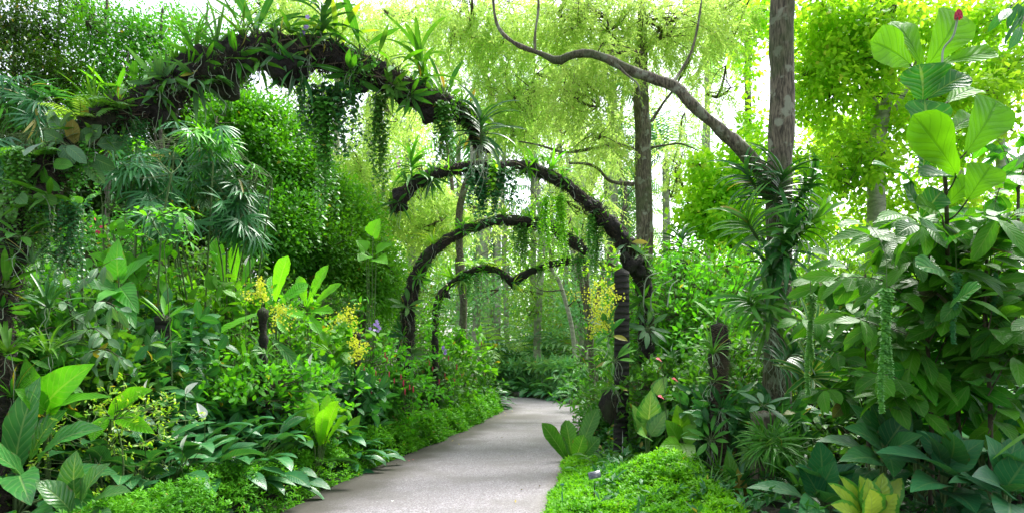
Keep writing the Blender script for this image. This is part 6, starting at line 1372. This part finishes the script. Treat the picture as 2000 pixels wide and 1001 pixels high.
FE = dict(kind='feather', k=34, len=.6, L=.10, W=.024, tw=9, twr=1.1, droop=.5)
tree('tall_tree', 'tall tree with mossy grey trunk and a crooked limb reaching left over the path', 'tree', 1515, 8.0,
     [(1517, 800, 8, .160), (1518, 600, 8, .152), (1521, 400, 8, .146), (1525, 200, 8, .137), (1526, 0, 8, .132), (1528, -300, 8, .14), (1530, -700, 8, .1)], [(1400, -420, 8.5, 260, 120, 1.6, 160), (1640, -380, 8.5, 200, 120, 1.6, 120)], FE, 'feathg', 'trunk',
     limbs=[[(1518, 390, 8, .15), (1500, 352, 7.97, .12), (1480, 328, 7.95, .092), (1440, 285, 7.9, .075), (1392, 243, 7.9, .068), (1345, 203, 7.9, .066), (1322, 175, 7.9, .064), (1270, 152, 8, .062), (1215, 128, 8.1, .055), (1160, 106, 8.2, .05), (1120, 108, 8.3, .044), (1087, 120, 8.3, .05), (1062, 107, 8.4, .034), (1010, 88, 8.4, .028), (982, 66, 8.5, .022), (968, 30, 8.5, .018), (962, -40, 8.5, .014)],
            [(1045, 100, 8.4, .02), (1043, 60, 8.4, .016), (1048, 0, 8.4, .014), (1040, -60, 8.4, .01)],
            [(1200, 122, 8.1, .018), (1220, 138, 8., .014), (1245, 160, 7.9, .01), (1250, 185, 7.9, .007)],
            [(1310, 170, 7.9, .022), (1345, 120, 8.1, .016), (1362, 60, 8.2, .013), (1376, -20, 8.3, .01)]], sides=28, bump=.17)
tree('feathery_tree', 'tall tree with straight dark trunk and feathery yellow green foliage in the middle', 'tree', 1262, 15,
     [(1260, 700, 15, .20), (1258, 500, 15, .19), (1256, 300, 15, .18), (1252, 150, 15, .15), (1254, 60, 15, .11), (1256, -60, 15, .08)],
     [(1180, 30, 15, 130, 70, 1.4, 520), (1310, 60, 15, 110, 80, 1.3, 420), (1240, 200, 16.5, 90, 80, .8, 70), (1120, 180, 14.5, 80, 70, 1.2, 240), (1090, 30, 15, 90, 60, 1.2, 240), (1400, 30, 15.5, 90, 60, 1.2, 260), (1400, 190, 16, 40, 90, 1, 70), (1170, 270, 14.5, 60, 60, .8, 90), (1320, 330, 16, 40, 70, .8, 60), (1190, 110, 14., 70, 45, .5, 120)], FE, 'feather', 'trunk',
     limbs=[[(1240, 292, 15, .05), (1190, 283, 14.8, .035), (1120, 296, 14.6, .03), (1060, 287, 14.4, .022), (1010, 276, 14.3, .015)], [(1240, 360, 15, .05), (1195, 352, 14.8, .035), (1160, 325, 14.6, .028), (1110, 318, 14.5, .02)],
            [(1262, 100, 15, .05), (1290, 60, 15, .035), (1350, 20, 15, .02)], [(1270, 290, 15, .03), (1320, 280, 15.2, .02), (1365, 295, 15.4, .012)], [(1270, 240, 15, .035), (1310, 180, 15.1, .028), (1350, 110, 15.3, .02), (1375, 0, 15.4, .014)]])
tree('feathery_tree', 'feathery pale yellow tree behind the right end of the nearest arch', 'tree', 900, 19,
     [(905, 600, 19, .10), (900, 400, 19, .10), (960, 220, 19, .09), (930, 100, 19, .07), (900, -20, 19, .05)],
     [(900, 60, 17, 110, 70, 1.6, 620), (1010, 60, 16.5, 90, 80, 1.5, 520), (800, 30, 18, 80, 50, 1.4, 240), (980, 190, 17, 80, 70, 1.2, 330), (860, 180, 18, 60, 60, 1.2, 120), (1040, 180, 16, 70, 70, 1, 240), (700, 90, 19, 70, 60, 1.2, 120), (1010, 260, 17, 60, 40, .8, 100)], FE, 'feather', 'limb')
tree('feathery_tree', 'hazy feathery tree left of centre behind the nearest arch crown', 'tree', 640, 21,
     [(640, 620, 21, .10), (650, 400, 21, .1), (660, 200, 21, .09), (650, 60, 21, .07), (640, -40, 21, .05)],
     [(640, 30, 20, 90, 60, 1.6, 240), (740, 70, 20, 70, 60, 1.5, 200), (760, 220, 20, 60, 60, 1.2, 170), (740, 400, 19.5, 50, 60, 1., 280), (700, 330, 20, 50, 60, 1, 220), (540, 20, 20, 70, 40, 1.2, 130), (820, 350, 19.5, 60, 60, 1, 190), (850, 440, 20, 50, 50, 1, 140), (920, 400, 20, 60, 50, 1, 110)], dict(FE, len=.8, L=.14, W=.034), 'feather', 'pale')
tree('feathery_tree', 'small feathery yellow green tree seen between the trunks above the second arch', 'tree', 1160, 20,
     [(1150, 600, 20, .08), (1140, 450, 20, .07), (1165, 330, 20, .05), (1175, 240, 20, .03)],
     [(1175, 280, 19, 40, 60, .8, 170), (1090, 220, 18, 50, 60, .8, 160), (1150, 410, 19, 50, 50, .8, 130), (1330, 260, 19, 40, 60, .8, 60), (1100, 340, 18.5, 40, 40, .8, 80), (1360, 150, 19, 50, 80, .8, 80)], dict(FE, len=.8), 'feather', 'limb', bump=.2)
MP = dict(kind='leaf', k=4, L=.17, W=.11, prof='ovate', K=3, curl=.6, fold=None, sp=.10, up=.7, jit=.6, tw=16, twr=.55)
tree('bright_broadleaf_tree', 'sunlit yellow green tree with pale trunk behind the fiddle leaf fig', 'tree', 1712, 16,
     [(1712, 700, 16, .21), (1710, 450, 16, .20), (1712, 300, 16, .19), (1722, 230, 16, .17), (1735, 180, 16, .10), (1745, 80, 16, .06)],
     [(1680, 60, 15, 90, 70, 1.1, 520), (1620, 170, 15, 70, 80, 1, 400), (1780, 40, 16, 80, 60, 1, 300), (1700, 260, 16.5, 90, 50, 1, 300), (1640, 330, 15.5, 70, 60, 1, 300), (1600, 60, 15.5, 60, 60, 1, 250), (1860, 90, 16, 70, 70, 1, 220), (1730, 400, 17, 80, 40, 1, 230), (1780, 200, 17, 60, 60, .8, 170)] + [(R.uniform(1560, 1990), R.uniform(-10, 440), R.uniform(14, 19), R.uniform(30, 75), R.uniform(18, 40), .8, 95) for _ in range(26)], MP, 'maple', 'pale',
     limbs=[[(1712, 315, 16, .07), (1680, 315, 15.8, .05), (1660, 345, 15.6, .04), (1645, 388, 15.5, .025)], [(1725, 240, 16, .08), (1700, 180, 15.8, .05), (1650, 110, 15.6, .04), (1590, 60, 15.5, .02)], [(1735, 200, 16, .06), (1720, 130, 16, .04), (1690, 60, 16, .03)], [(1745, 220, 16, .06), (1780, 150, 16.2, .04), (1810, 60, 16.3, .02)]])
tree('bright_broadleaf_tree', 'sunlit yellow green tree low between the centre trunk and the tall right trunk', 'tree', 1430, 15.5,
     [(1430, 700, 15.5, .07), (1420, 550, 15.5, .06), (1440, 400, 15.5, .05), (1430, 300, 15.5, .03)],
     [(1400, 380, 15, 60, 50, 1, 300), (1450, 320, 15, 50, 50, 1, 220), (1370, 420, 15, 40, 35, .8, 110), (1450, 430, 15, 60, 50, 1, 300), (1490, 30, 16, 50, 40, 1, 170), (1460, 120, 17, 30, 60, .6, 70), (1575, 420, 15, 50, 60, 1, 260), (1470, 250, 16, 35, 35, .6, 80)] + [(R.uniform(1340, 1500), R.uniform(320, 480), R.uniform(14, 18), R.uniform(25, 55), R.uniform(14, 30), .6, 60) for _ in range(10)], MP, 'maple', 'limb')
tree('bright_broadleaf_tree', 'sunlit yellow green tree at the top right edge', 'tree', 1960, 17,
     [(1960, 700, 17, .14), (1955, 400, 17, .12), (1950, 200, 17, .09), (1940, 40, 17, .05)],
     [(1940, 30, 16, 90, 50, 1, 230), (1900, 180, 17, 80, 60, 1, 220), (1980, 130, 16, 60, 50, 1, 130), (1860, 280, 17, 70, 60, 1, 220), (1800, 330, 18, 60, 60, 1, 150), (1990, 420, 16, 60, 70, 1, 240), (1880, 430, 17, 80, 50, 1, 260)], MP, 'maple', 'pale')
tree('bright_broadleaf_tree', 'thin dark stemmed sapling with light leaves left of the tall right trunk', 'tree', 1465, 22,
     [(1465, 600, 22, .12), (1462, 300, 22, .11), (1460, 100, 22, .1), (1462, -80, 22, .08)],
     [(1460, 10, 21, 40, 40, 1, 120), (1380, 10, 22, 60, 30, 1, 120)], MP, 'maple', 'trunk')
SM = dict(kind='leaf', k=7, L=.085, W=.045, prof='ellip', K=2, curl=.4, fold=None, sp=.07, tw=12, twr=.5)
for lab, px, Y, tp, bl in [
  ('small leaved dark tree at the top left corner', 30, 12.5, -40, [(20, 50, 12, 70, 60, .8, 420), (60, 150, 12, 70, 60, .8, 340), (10, 220, 12, 60, 50, .8, 300)]),
  ('thin stemmed small leaved tree second from the top left corner', 115, 13, -60, [(110, 70, 12.5, 60, 70, .8, 330), (140, 170, 12.5, 60, 60, .8, 320), (150, 10, 13, 60, 30, .8, 200)]),
  ('thin stemmed small leaved tree above the left slope of the nearest arch', 205, 12.5, -30, [(210, 70, 12.5, 60, 60, .8, 300), (230, 150, 12.5, 60, 60, .8, 330), (200, 230, 12.3, 60, 60, .8, 330)]),
  ('thin stemmed small leaved tree left of the crown of the nearest arch', 312, 13, 10, [(300, 80, 13, 55, 55, .8, 280), (330, 150, 13, 60, 50, .8, 320), (280, 60, 13.3, 60, 40, .7, 160)]),
  ('slender pale leaved tree just left of the nearest arch crown', 400, 15, 0, [(390, 70, 14.5, 50, 50, .8, 130), (350, 40, 15, 40, 30, .7, 100), (440, 110, 15, 40, 50, .7, 130), (480, 30, 16, 50, 40, .7, 70)])]:
    tree('small_leaved_tree', lab, 'tree', px, Y, [(px, 600, Y, .045), (px + 5, 350, Y, .04), (px - 4, 180, Y, .035), (px + 6, tp, Y, .02)], bl, SM, 'creep' if px > 80 else 'deep', 'limb',
         limbs=[[(px, 380, Y, .025), (px + 25, 250, Y - .1, .02), (px + 45, 100, Y - .2, .012)], [(px, 300, Y, .022), (px - 30, 180, Y + .1, .016), (px - 40, 60, Y + .2, .01)]])
# creeper hedge
CR = dict(kind='leaf', k=6, L=.095, W=.058, prof='ellip', K=2, curl=.5, fold=None, sp=.08, up=.7, out=.8, jit=.5, tw=60, twr=.7)
def hedge(label, px, Y, blobs, mat='creep', name='creeper_hedge', spec=CR):
    b = G(px, Y, -.02); t = thing(name, label, 'hedge', b); o = np.array(b); mL, mT = MB(), MB()
    crown(mL, mT, blobs, spec); mL.build('foliage', LM[mat], t, o)
    c = P(*blobs[0][:3]); tubes(mT, np.array([b, (b + c) / 2 + [.1, 0, 0], c]), np.array([.12, .1, .06]), 10); mT.build('stems', BK['twig'], t, o)
hedge('tall creeper covered hedge mass right of the drooping fan palms, highest part', 510, 13.5, [(520, 330, 13.5, 90, 120, 1., 2300), (450, 290, 13, 60, 110, .8, 1300), (540, 450, 13, 90, 90, 1., 1800), (500, 220, 13.5, 60, 30, .7, 500)])
hedge('creeper covered hedge slope below the broad vine curtain', 610, 14.2, [(600, 390, 14.2, 70, 100, 1., 1800), (630, 500, 14, 90, 80, 1., 1700), (590, 290, 14.4, 45, 60, .7, 700)])
hedge('lowest shoulder of the creeper covered hedge left of the third arch', 705, 15.2, [(690, 460, 15.2, 65, 90, 1., 1500), (740, 540, 15., 55, 80, 1., 1300), (660, 380, 15., 40, 50, .7, 450)], 'fresh')
HD = dict(CR, L=.12, W=.07)
hedge('dark evergreen hedge behind the left fan palms', 100, 14.5, [(60, 330, 14.5, 160, 110, .8, 2200), (40, 500, 14.5, 180, 110, .8, 1800), (220, 420, 14, 120, 130, .8, 2200)], 'deep', 'evergreen_hedge', HD)
hedge('dark evergreen hedge behind the drooping fan palms', 360, 14.5, [(350, 300, 14.5, 100, 130, .8, 2000), (370, 480, 14, 130, 110, .8, 1800), (430, 180, 15, 60, 60, .7, 500)], 'deep', 'evergreen_hedge', HD)

# palms in the far middle
def palm(label, px, Y, ptop, r, nf, L, mat, stem='pale', ll=.35, lw=.035, up=(.0, 1.1), crown_at=None, trunk=True, base_dz=0., curl=1.3, m=24):
    b = G(px, Y, base_dz); t = thing('feather_palm', label, 'palm', b); o = np.array(b); mL, mS = MB(), MB()
    top = P(px, ptop, Y) - o
    if trunk:
        mb = MB(); tubes(mb, spline([[0, 0, 0], top * .5 + [.05, 0, 0], top], 24), np.linspace(r * 1.15, r * .85, 24), 12, U=(0, 1, .02), bump=.06, bf=3.); mb.build('trunk', BK[stem], t)
    else: top = np.array([0, 0, .05])
    if nf:
        az = np.arange(nf) * 2.4 + R.random(); e = R.uniform(*up, nf)
        D = np.stack([np.cos(az) * np.cos(e), np.sin(az) * np.cos(e), np.sin(e)], 1)
        fronds(mL, mS, np.repeat(top[None], nf, 0) + R.normal(size=(nf, 3)) * .04, D, L * R.uniform(.7, 1.1, nf), curl * R.uniform(.7, 1.2, nf), m, ll, lw, 3, .5, .015)
        mL.build('crown', LM[mat], t); mS.build('frond_ribs', BK['cane'], t)
    return t
for lab, px, Y, L, nf, mat in [
  ('low feather palm left of centre behind the far bed', 955, 30, 3.2, 15, 'palm'), ('low feather palm in the middle behind the far bed', 1010, 32, 3.6, 17, 'palm'), ('dark low feather palm in the middle with hanging fronds', 1040, 29.5, 2.8, 15, 'palmd'),
  ('low feather palm right of centre behind the far bed', 1090, 31, 3.4, 16, 'palm'), ('low feather palm behind the yellow orchid spray', 1145, 30, 3.2, 15, 'fern'), ('low feather palm behind the far left shrubs', 905, 28, 3.0, 14, 'fern'), ('tall clump palm hidden behind the ringed post', 1200, 27, 3.4, 14, 'palm'), ('low feather palm farthest in the middle gap', 1065, 36, 4.6, 16, 'palm'), ('low feather palm farthest left of the middle gap', 985, 37, 4.6, 16, 'palmd')]:
    palm(lab, px, Y + 2, 0, .1, nf - 1, L * 1.8, mat, trunk=False, up=(.9, 1.5), ll=.85, lw=.12, curl=1.45, m=17)
for lab, px, Y, pt, r, nf, mat, L in [
  ('pale straight palm trunk left of the centre tree', 1195, 33, 150, .26, 12, 'palmd', 3.6), ('pale slim palm trunk rising behind the second arch crown', 1125, 31, 120, .17, 10, 'palm', 3.0), ('dark crowned palm behind the centre trunk', 1185, 36, 330, .18, 16, 'palmd', 4.2),
  ('palm with dark drooping fronds right of the centre trunk', 1300, 34, 300, .2, 18, 'palmd', 4.2), ('pale slim palm trunk left of the second arch crown', 1040, 38, 220, .16, 10, 'palmd', 3.0), ('thin pale palm trunk under the vine curtains', 720, 33, 180, .18, 8, 'palm', 3.), ('palm with a dark crown left of the second arch crown', 1075, 40, 380, .2, 16, 'palmd', 4.4),
  ('thin pale trunk above the third arch', 970, 34, 260, .16, 8, 'palm', 3.), ('thin pale trunk behind the third arch left slope', 895, 36, 260, .14, 8, 'palmd', 3.), ('palm behind the third arch right tip', 1225, 40, 420, .18, 16, 'palm', 4.), ('slim pale palm at the far right of the white gap', 1380, 30, 60, .12, 8, 'palm', 2.6), ('palm glimpsed behind the tip of the second arch', 800, 38, 400, .18, 15, 'palm', 4.4), ('palm with dark fronds behind the second arch tip', 930, 40, 420, .18, 16, 'palmd', 4.4)]:
    palm(lab, px, Y, pt, r, nf + 3, L * 1.15, mat, up=(-.4, 1.2), ll=.8, lw=.09, curl=1.2)
# thin slanting stems in the middle
for lab, pts in [
  ('slender leaning bare tree behind the second arch, left stem', [(1160, 690, 24, .10), (1130, 520, 24, .09), (1100, 400, 24, .08), (1080, 300, 24, .06), (1160, 230, 24, .04), (1165, 130, 24, .03)]),
  ('slender leaning bare tree behind the second arch, right stem', [(1140, 690, 26, .10), (1185, 520, 26, .09), (1220, 400, 26, .07), (1205, 300, 26, .05), (1190, 180, 26, .03)]),
  ('slim brown stem crossing behind the second arch left half', [(905, 680, 22, .09), (900, 540, 22, .08), (885, 400, 22, .07), (878, 330, 22, .06), (870, 200, 22, .04)]),
  ('slim pale stem behind the farthest arch', [(1128, 740, 25, .08), (1120, 640, 25, .08), (1095, 560, 25, .07), (1070, 500, 25, .06), (1050, 380, 25, .05)]),
  ('white slim trunk right of the farthest arch', [(1125, 740, 30, .14), (1122, 600, 30, .13), (1118, 450, 30, .12), (1110, 300, 30, .1)]),
  ('second white slim trunk close right of the farthest arch', [(1140, 740, 29, .10), (1146, 600, 29, .09), (1150, 450, 29, .08), (1160, 250, 29, .06)]),
  ('pale trunk seen through the third arch', [(947, 720, 34, .22), (946, 550, 34, .2), (950, 380, 34, .18), (955, 250, 34, .15)]),
  ('thin pale trunk seen through the third arch, right one', [(992, 720, 36, .14), (988, 550, 36, .13), (982, 400, 36, .12), (985, 260, 36, .1)])]:
    q = px_path(pts); b = np.array([q[0, 0], q[0, 1], float(gz(q[0, 0], q[0, 1]))]); t = thing('slender_tree', lab, 'tree', b); mb = MB()
    q = gnarl(np.vstack([[*b, q[0, 3]], q]), 50, .12, .6); tubes(mb, q[:, :3], q[:, 3], 10, U=(0, 1, .03), bump=.1); mb.build('trunk', BK['pale' if 'white' in lab or 'pale' in lab else 'limb'], t, b)
    mb = MB(); i = R.integers(22, 48, 12); A = q[i, :3]; B_ = A + randdir(12) * [1.2, .4, .6] + UP * .5
    tubes(mb, stick_paths(A, B_, 7, .15), np.linspace(.03, .008, 7), 5, close=False); mb.build('branches', BK['limb'], t, b)

# low row of plants in the far bed: individuals
proto = None; rowlab = 'broad leaved dark plant in the low row at the far bend of the path'
for i in range(17):
    t_ = i / 16.; x = -.7 + t_ * 3.2; y = float(np.interp(x, [-.7, .9, 1.8, 2.6], [27.7, 26.9, 24.9, 22.6])) + .35 + R.random() * .3
    if proto is None:
        proto = thing('bedding_plant', rowlab, 'plant', (x, y, .08), 'low row of broad leaved plants at the far bend'); mL, mS = MB(), MB()
        petioled(mL, mS, 28, .40, .17, 'ellip', 6, (.3, 1.2), (.1, .3), .9, .22, .02, UP, None, .006, .4, .1); mL.build('foliage', LM['bedding'], proto); mS.build('stalks', BK['cane'], proto)
    else: dup(proto, (x, y, .08), R.random() * 6, R.uniform(1.5, 1.9))
proto = None
for i in range(12):
    x = -1.2 + i * .34; y = float(np.interp(x, [-.7, .9, 1.8, 2.6], [27.7, 26.9, 24.9, 22.6])) + 1.2 + R.random() * .5
    lab = 'taller leafy plant in the second row at the far bend of the path'
    if proto is None:
        proto = thing('bedding_plant', lab, 'plant', (x, y, .1), 'second row of leafy plants at the far bend'); mL, mS = MB(), MB()
        shrub(mL, mS, 1.0, .5, 8, 70, 6, .28, .09, 'lance', 4); mL.build('foliage', LM['palm'], proto); mS.build('stems', BK['cane'], proto)
    else: dup(proto, (x, y, .1), R.random() * 6, R.uniform(.8, 1.3))

BT = dict(kind='leaf', k=6, L=.22, W=.11, prof='ovate', K=2, curl=.5, fold=None, sp=.22, up=.7, out=.6, jit=.6, tw=20, twr=1.1)
for lab, px, Y, mat, bl in [
  ('light green tree filling the gap under the nearest arch crown', 620, 30, 'fern', [(600, 200, 30, 90, 90, 2., 420), (680, 330, 30, 80, 90, 2, 420), (600, 60, 30, 100, 60, 2, 260), (700, 470, 30, 90, 80, 2, 360)]),
  ('hazy light green tree behind the left end of the second arch', 800, 34, 'feathg', [(800, 280, 34, 90, 90, 2., 360), (790, 430, 34, 100, 80, 2, 420), (850, 120, 34, 90, 80, 2, 260), (820, 560, 34, 90, 70, 2, 360)]),
  ('hazy green tree behind the crown of the second arch', 960, 38, 'palm', [(950, 300, 38, 90, 80, 2., 260), (940, 430, 38, 90, 70, 2, 340), (980, 560, 38, 100, 70, 2, 380), (1020, 200, 38, 80, 70, 2, 180)]),
  ('hazy green tree behind the right half of the second arch', 1100, 36, 'feathg', [(1100, 300, 36, 80, 90, 2., 260), (1090, 450, 36, 90, 70, 2, 360), (1130, 580, 36, 90, 70, 2, 360)]),
  ('green tree between the centre trunk and the second arch leg', 1215, 34, 'palm', [(1210, 430, 34, 60, 90, 2., 340), (1220, 570, 34, 80, 70, 2, 340), (1210, 290, 34, 50, 70, 2, 140)]),
  ('light tree low behind the yellow green shrubs', 1380, 36, 'fern', [(1330, 560, 36, 90, 60, 2., 300), (1440, 540, 36, 90, 60, 2., 300), (1400, 620, 36, 120, 60, 2, 300)]),
  ('airy light tree low behind the farthest arch, left one', 930, 28, 'palm', [(930, 570, 28, 70, 60, 1.2, 210), (900, 480, 28, 50, 50, 1.2, 120)]),
  ('airy light tree low behind the farthest arch, middle one', 1050, 29, 'fern', [(1050, 590, 29, 70, 60, 1.2, 210), (1030, 470, 29, 60, 50, 1.2, 130)]),
  ('airy light tree low behind the yellow orchid spray', 1140, 27, 'palm', [(1130, 590, 27, 60, 70, 1.2, 230), (1150, 460, 27, 50, 50, 1.2, 110)]),
  ('yellow green tree behind the upper right trees', 1600, 30, 'maple', [(1580, 100, 28, 80, 90, 2., 200), (1600, 300, 28, 80, 90, 2., 260), (1640, 460, 28, 110, 60, 2, 300)]),
  ('yellow green tree closing the right edge behind the others', 1880, 30, 'maple', [(1780, 120, 28, 90, 90, 2., 200), (1900, 260, 28, 90, 80, 2., 150), (1840, 460, 28, 130, 60, 2, 300), (1980, 420, 28, 80, 90, 2, 160)]),
  ('pale tree behind the top left small leaved trees', 240, 26, 'creep', [(100, 140, 26, 110, 80, 2., 160), (260, 170, 26, 110, 70, 2., 180), (420, 200, 26, 70, 60, 2., 150)])]:
    tree('background_tree', lab, 'tree', px, Y, [(px, 640, Y, .16), (px + 8, 450, Y, .14), (px - 6, 300, Y, .11), (px + 5, 150, Y, .07)], bl, BT, mat, 'pale')
# far woodland: one mass nobody could count
mb = MB(); mt = MB()
TL = dict(kind='leaf', k=5, L=.5, W=.26, prof='ovate', K=2, curl=.5, fold=None, sp=.3, up=.7, out=.7, jit=.5)
bl = []
for i in range(34):
    px = -500 + i * 92 + R.normal() * 20; Y = R.uniform(44, 60); h = R.uniform(60, 125) * (1.25 if px < 1250 else .95)
    bl.append((px, 640 - h * .45, Y, R.uniform(80, 120), h, 3., 620))
for i in range(12):
    px = -300 + i * 105; bl.append((px, R.uniform(380, 460), R.uniform(50, 62), 90, 90, 3., 420))
crown(mb, None, bl, TL); o = mb.build('far_woodland', LM['fern']); tag(o, 'hazy light green woodland closing the view far behind the palms', 'woodland', kind='stuff')

# ---------------------------------------------------------------- haze
def haze(x0, x1, y0, y1, z0, z1, dens):
    v = [(x, y, z) for z in (z0, z1) for x, y in ((x0, y0), (x1, y0), (x1, y1), (x0, y1))]
    mb = MB(); mb.add(v, [[3, 2, 1, 0], [4, 5, 6, 7], [0, 1, 5, 4], [1, 2, 6, 5], [2, 3, 7, 6], [3, 0, 4, 7]])
    M = NT('haze_air'); vol = M.n('ShaderNodeVolumePrincipled'); vol.inputs['Color'].default_value = (.93, .97, .96, 1); vol.inputs['Density'].default_value = dens; vol.inputs['Anisotropy'].default_value = .3
    M.l(vol.outputs[0], M.out.inputs['Volume'])
    o = mb.build('haze', M.m); tag(o, kind='stuff')
    o['label'] = 'thin pale air between the near beds and the far trees'
if HAZE: haze(-80, 80, -16, 120, -1.5, 28, HAZE)

# ---------------------------------------------------------------- light, sky, camera
EL, AZ = 58., 35.     # sun elevation; azimuth in degrees clockwise from +Y (ahead, to the right)
W = bpy.data.worlds.new('World'); SC.world = W; W.use_nodes = True; nt = W.node_tree; nt.nodes.clear()
sky = nt.nodes.new('ShaderNodeTexSky'); sky.sky_type = 'NISHITA'; sky.sun_disc = False; sky.sun_elevation = math.radians(EL); sky.sun_rotation = math.radians(AZ)
sky.air_density = 1.; sky.dust_density = 3.; sky.ozone_density = 1.
hs = nt.nodes.new('ShaderNodeHueSaturation'); hs.inputs['Saturation'].default_value = .4; hs.inputs['Value'].default_value = 1.2
bg = nt.nodes.new('ShaderNodeBackground'); bg.inputs[1].default_value = .15; wo = nt.nodes.new('ShaderNodeOutputWorld')
nt.links.new(sky.outputs[0], hs.inputs['Color']); nt.links.new(hs.outputs[0], bg.inputs[0]); nt.links.new(bg.outputs[0], wo.inputs[0])
sl = bpy.data.lights.new('sun', 'SUN'); sl.energy = 3.4; sl.angle = math.radians(20); sl.color = (1, .97, .91)
so = bpy.data.objects.new('sun', sl); COL.objects.link(so)
d = Vector((math.sin(math.radians(AZ)) * math.cos(math.radians(EL)), math.cos(math.radians(AZ)) * math.cos(math.radians(EL)), math.sin(math.radians(EL))))
so.rotation_euler = d.to_track_quat('Z', 'Y').to_euler(); so.location = d * 60

cam = bpy.data.cameras.new('camera'); co = bpy.data.objects.new('camera', cam); COL.objects.link(co); SC.camera = co
co.location = (0, 0, H); co.rotation_euler = (PI / 2, 0, 0); cam.sensor_width = 36; cam.lens = 36 * F / 2000; cam.shift_y = (YH - 500.5) / 2000
cam.clip_start = .05; cam.clip_end = 500
SC.view_settings.view_transform = 'Standard'; SC.view_settings.look = 'None'; SC.view_settings.gamma = 1; SC.view_settings.exposure = 1.42
SC.cycles.max_bounces = 8; SC.cycles.diffuse_bounces = 3; SC.cycles.transmission_bounces = 6; SC.cycles.glossy_bounces = 2; SC.cycles.transparent_max_bounces = 6
SC.cycles.use_denoising = True
try: SC.cycles.denoiser = 'OPENIMAGEDENOISE'
except Exception: pass
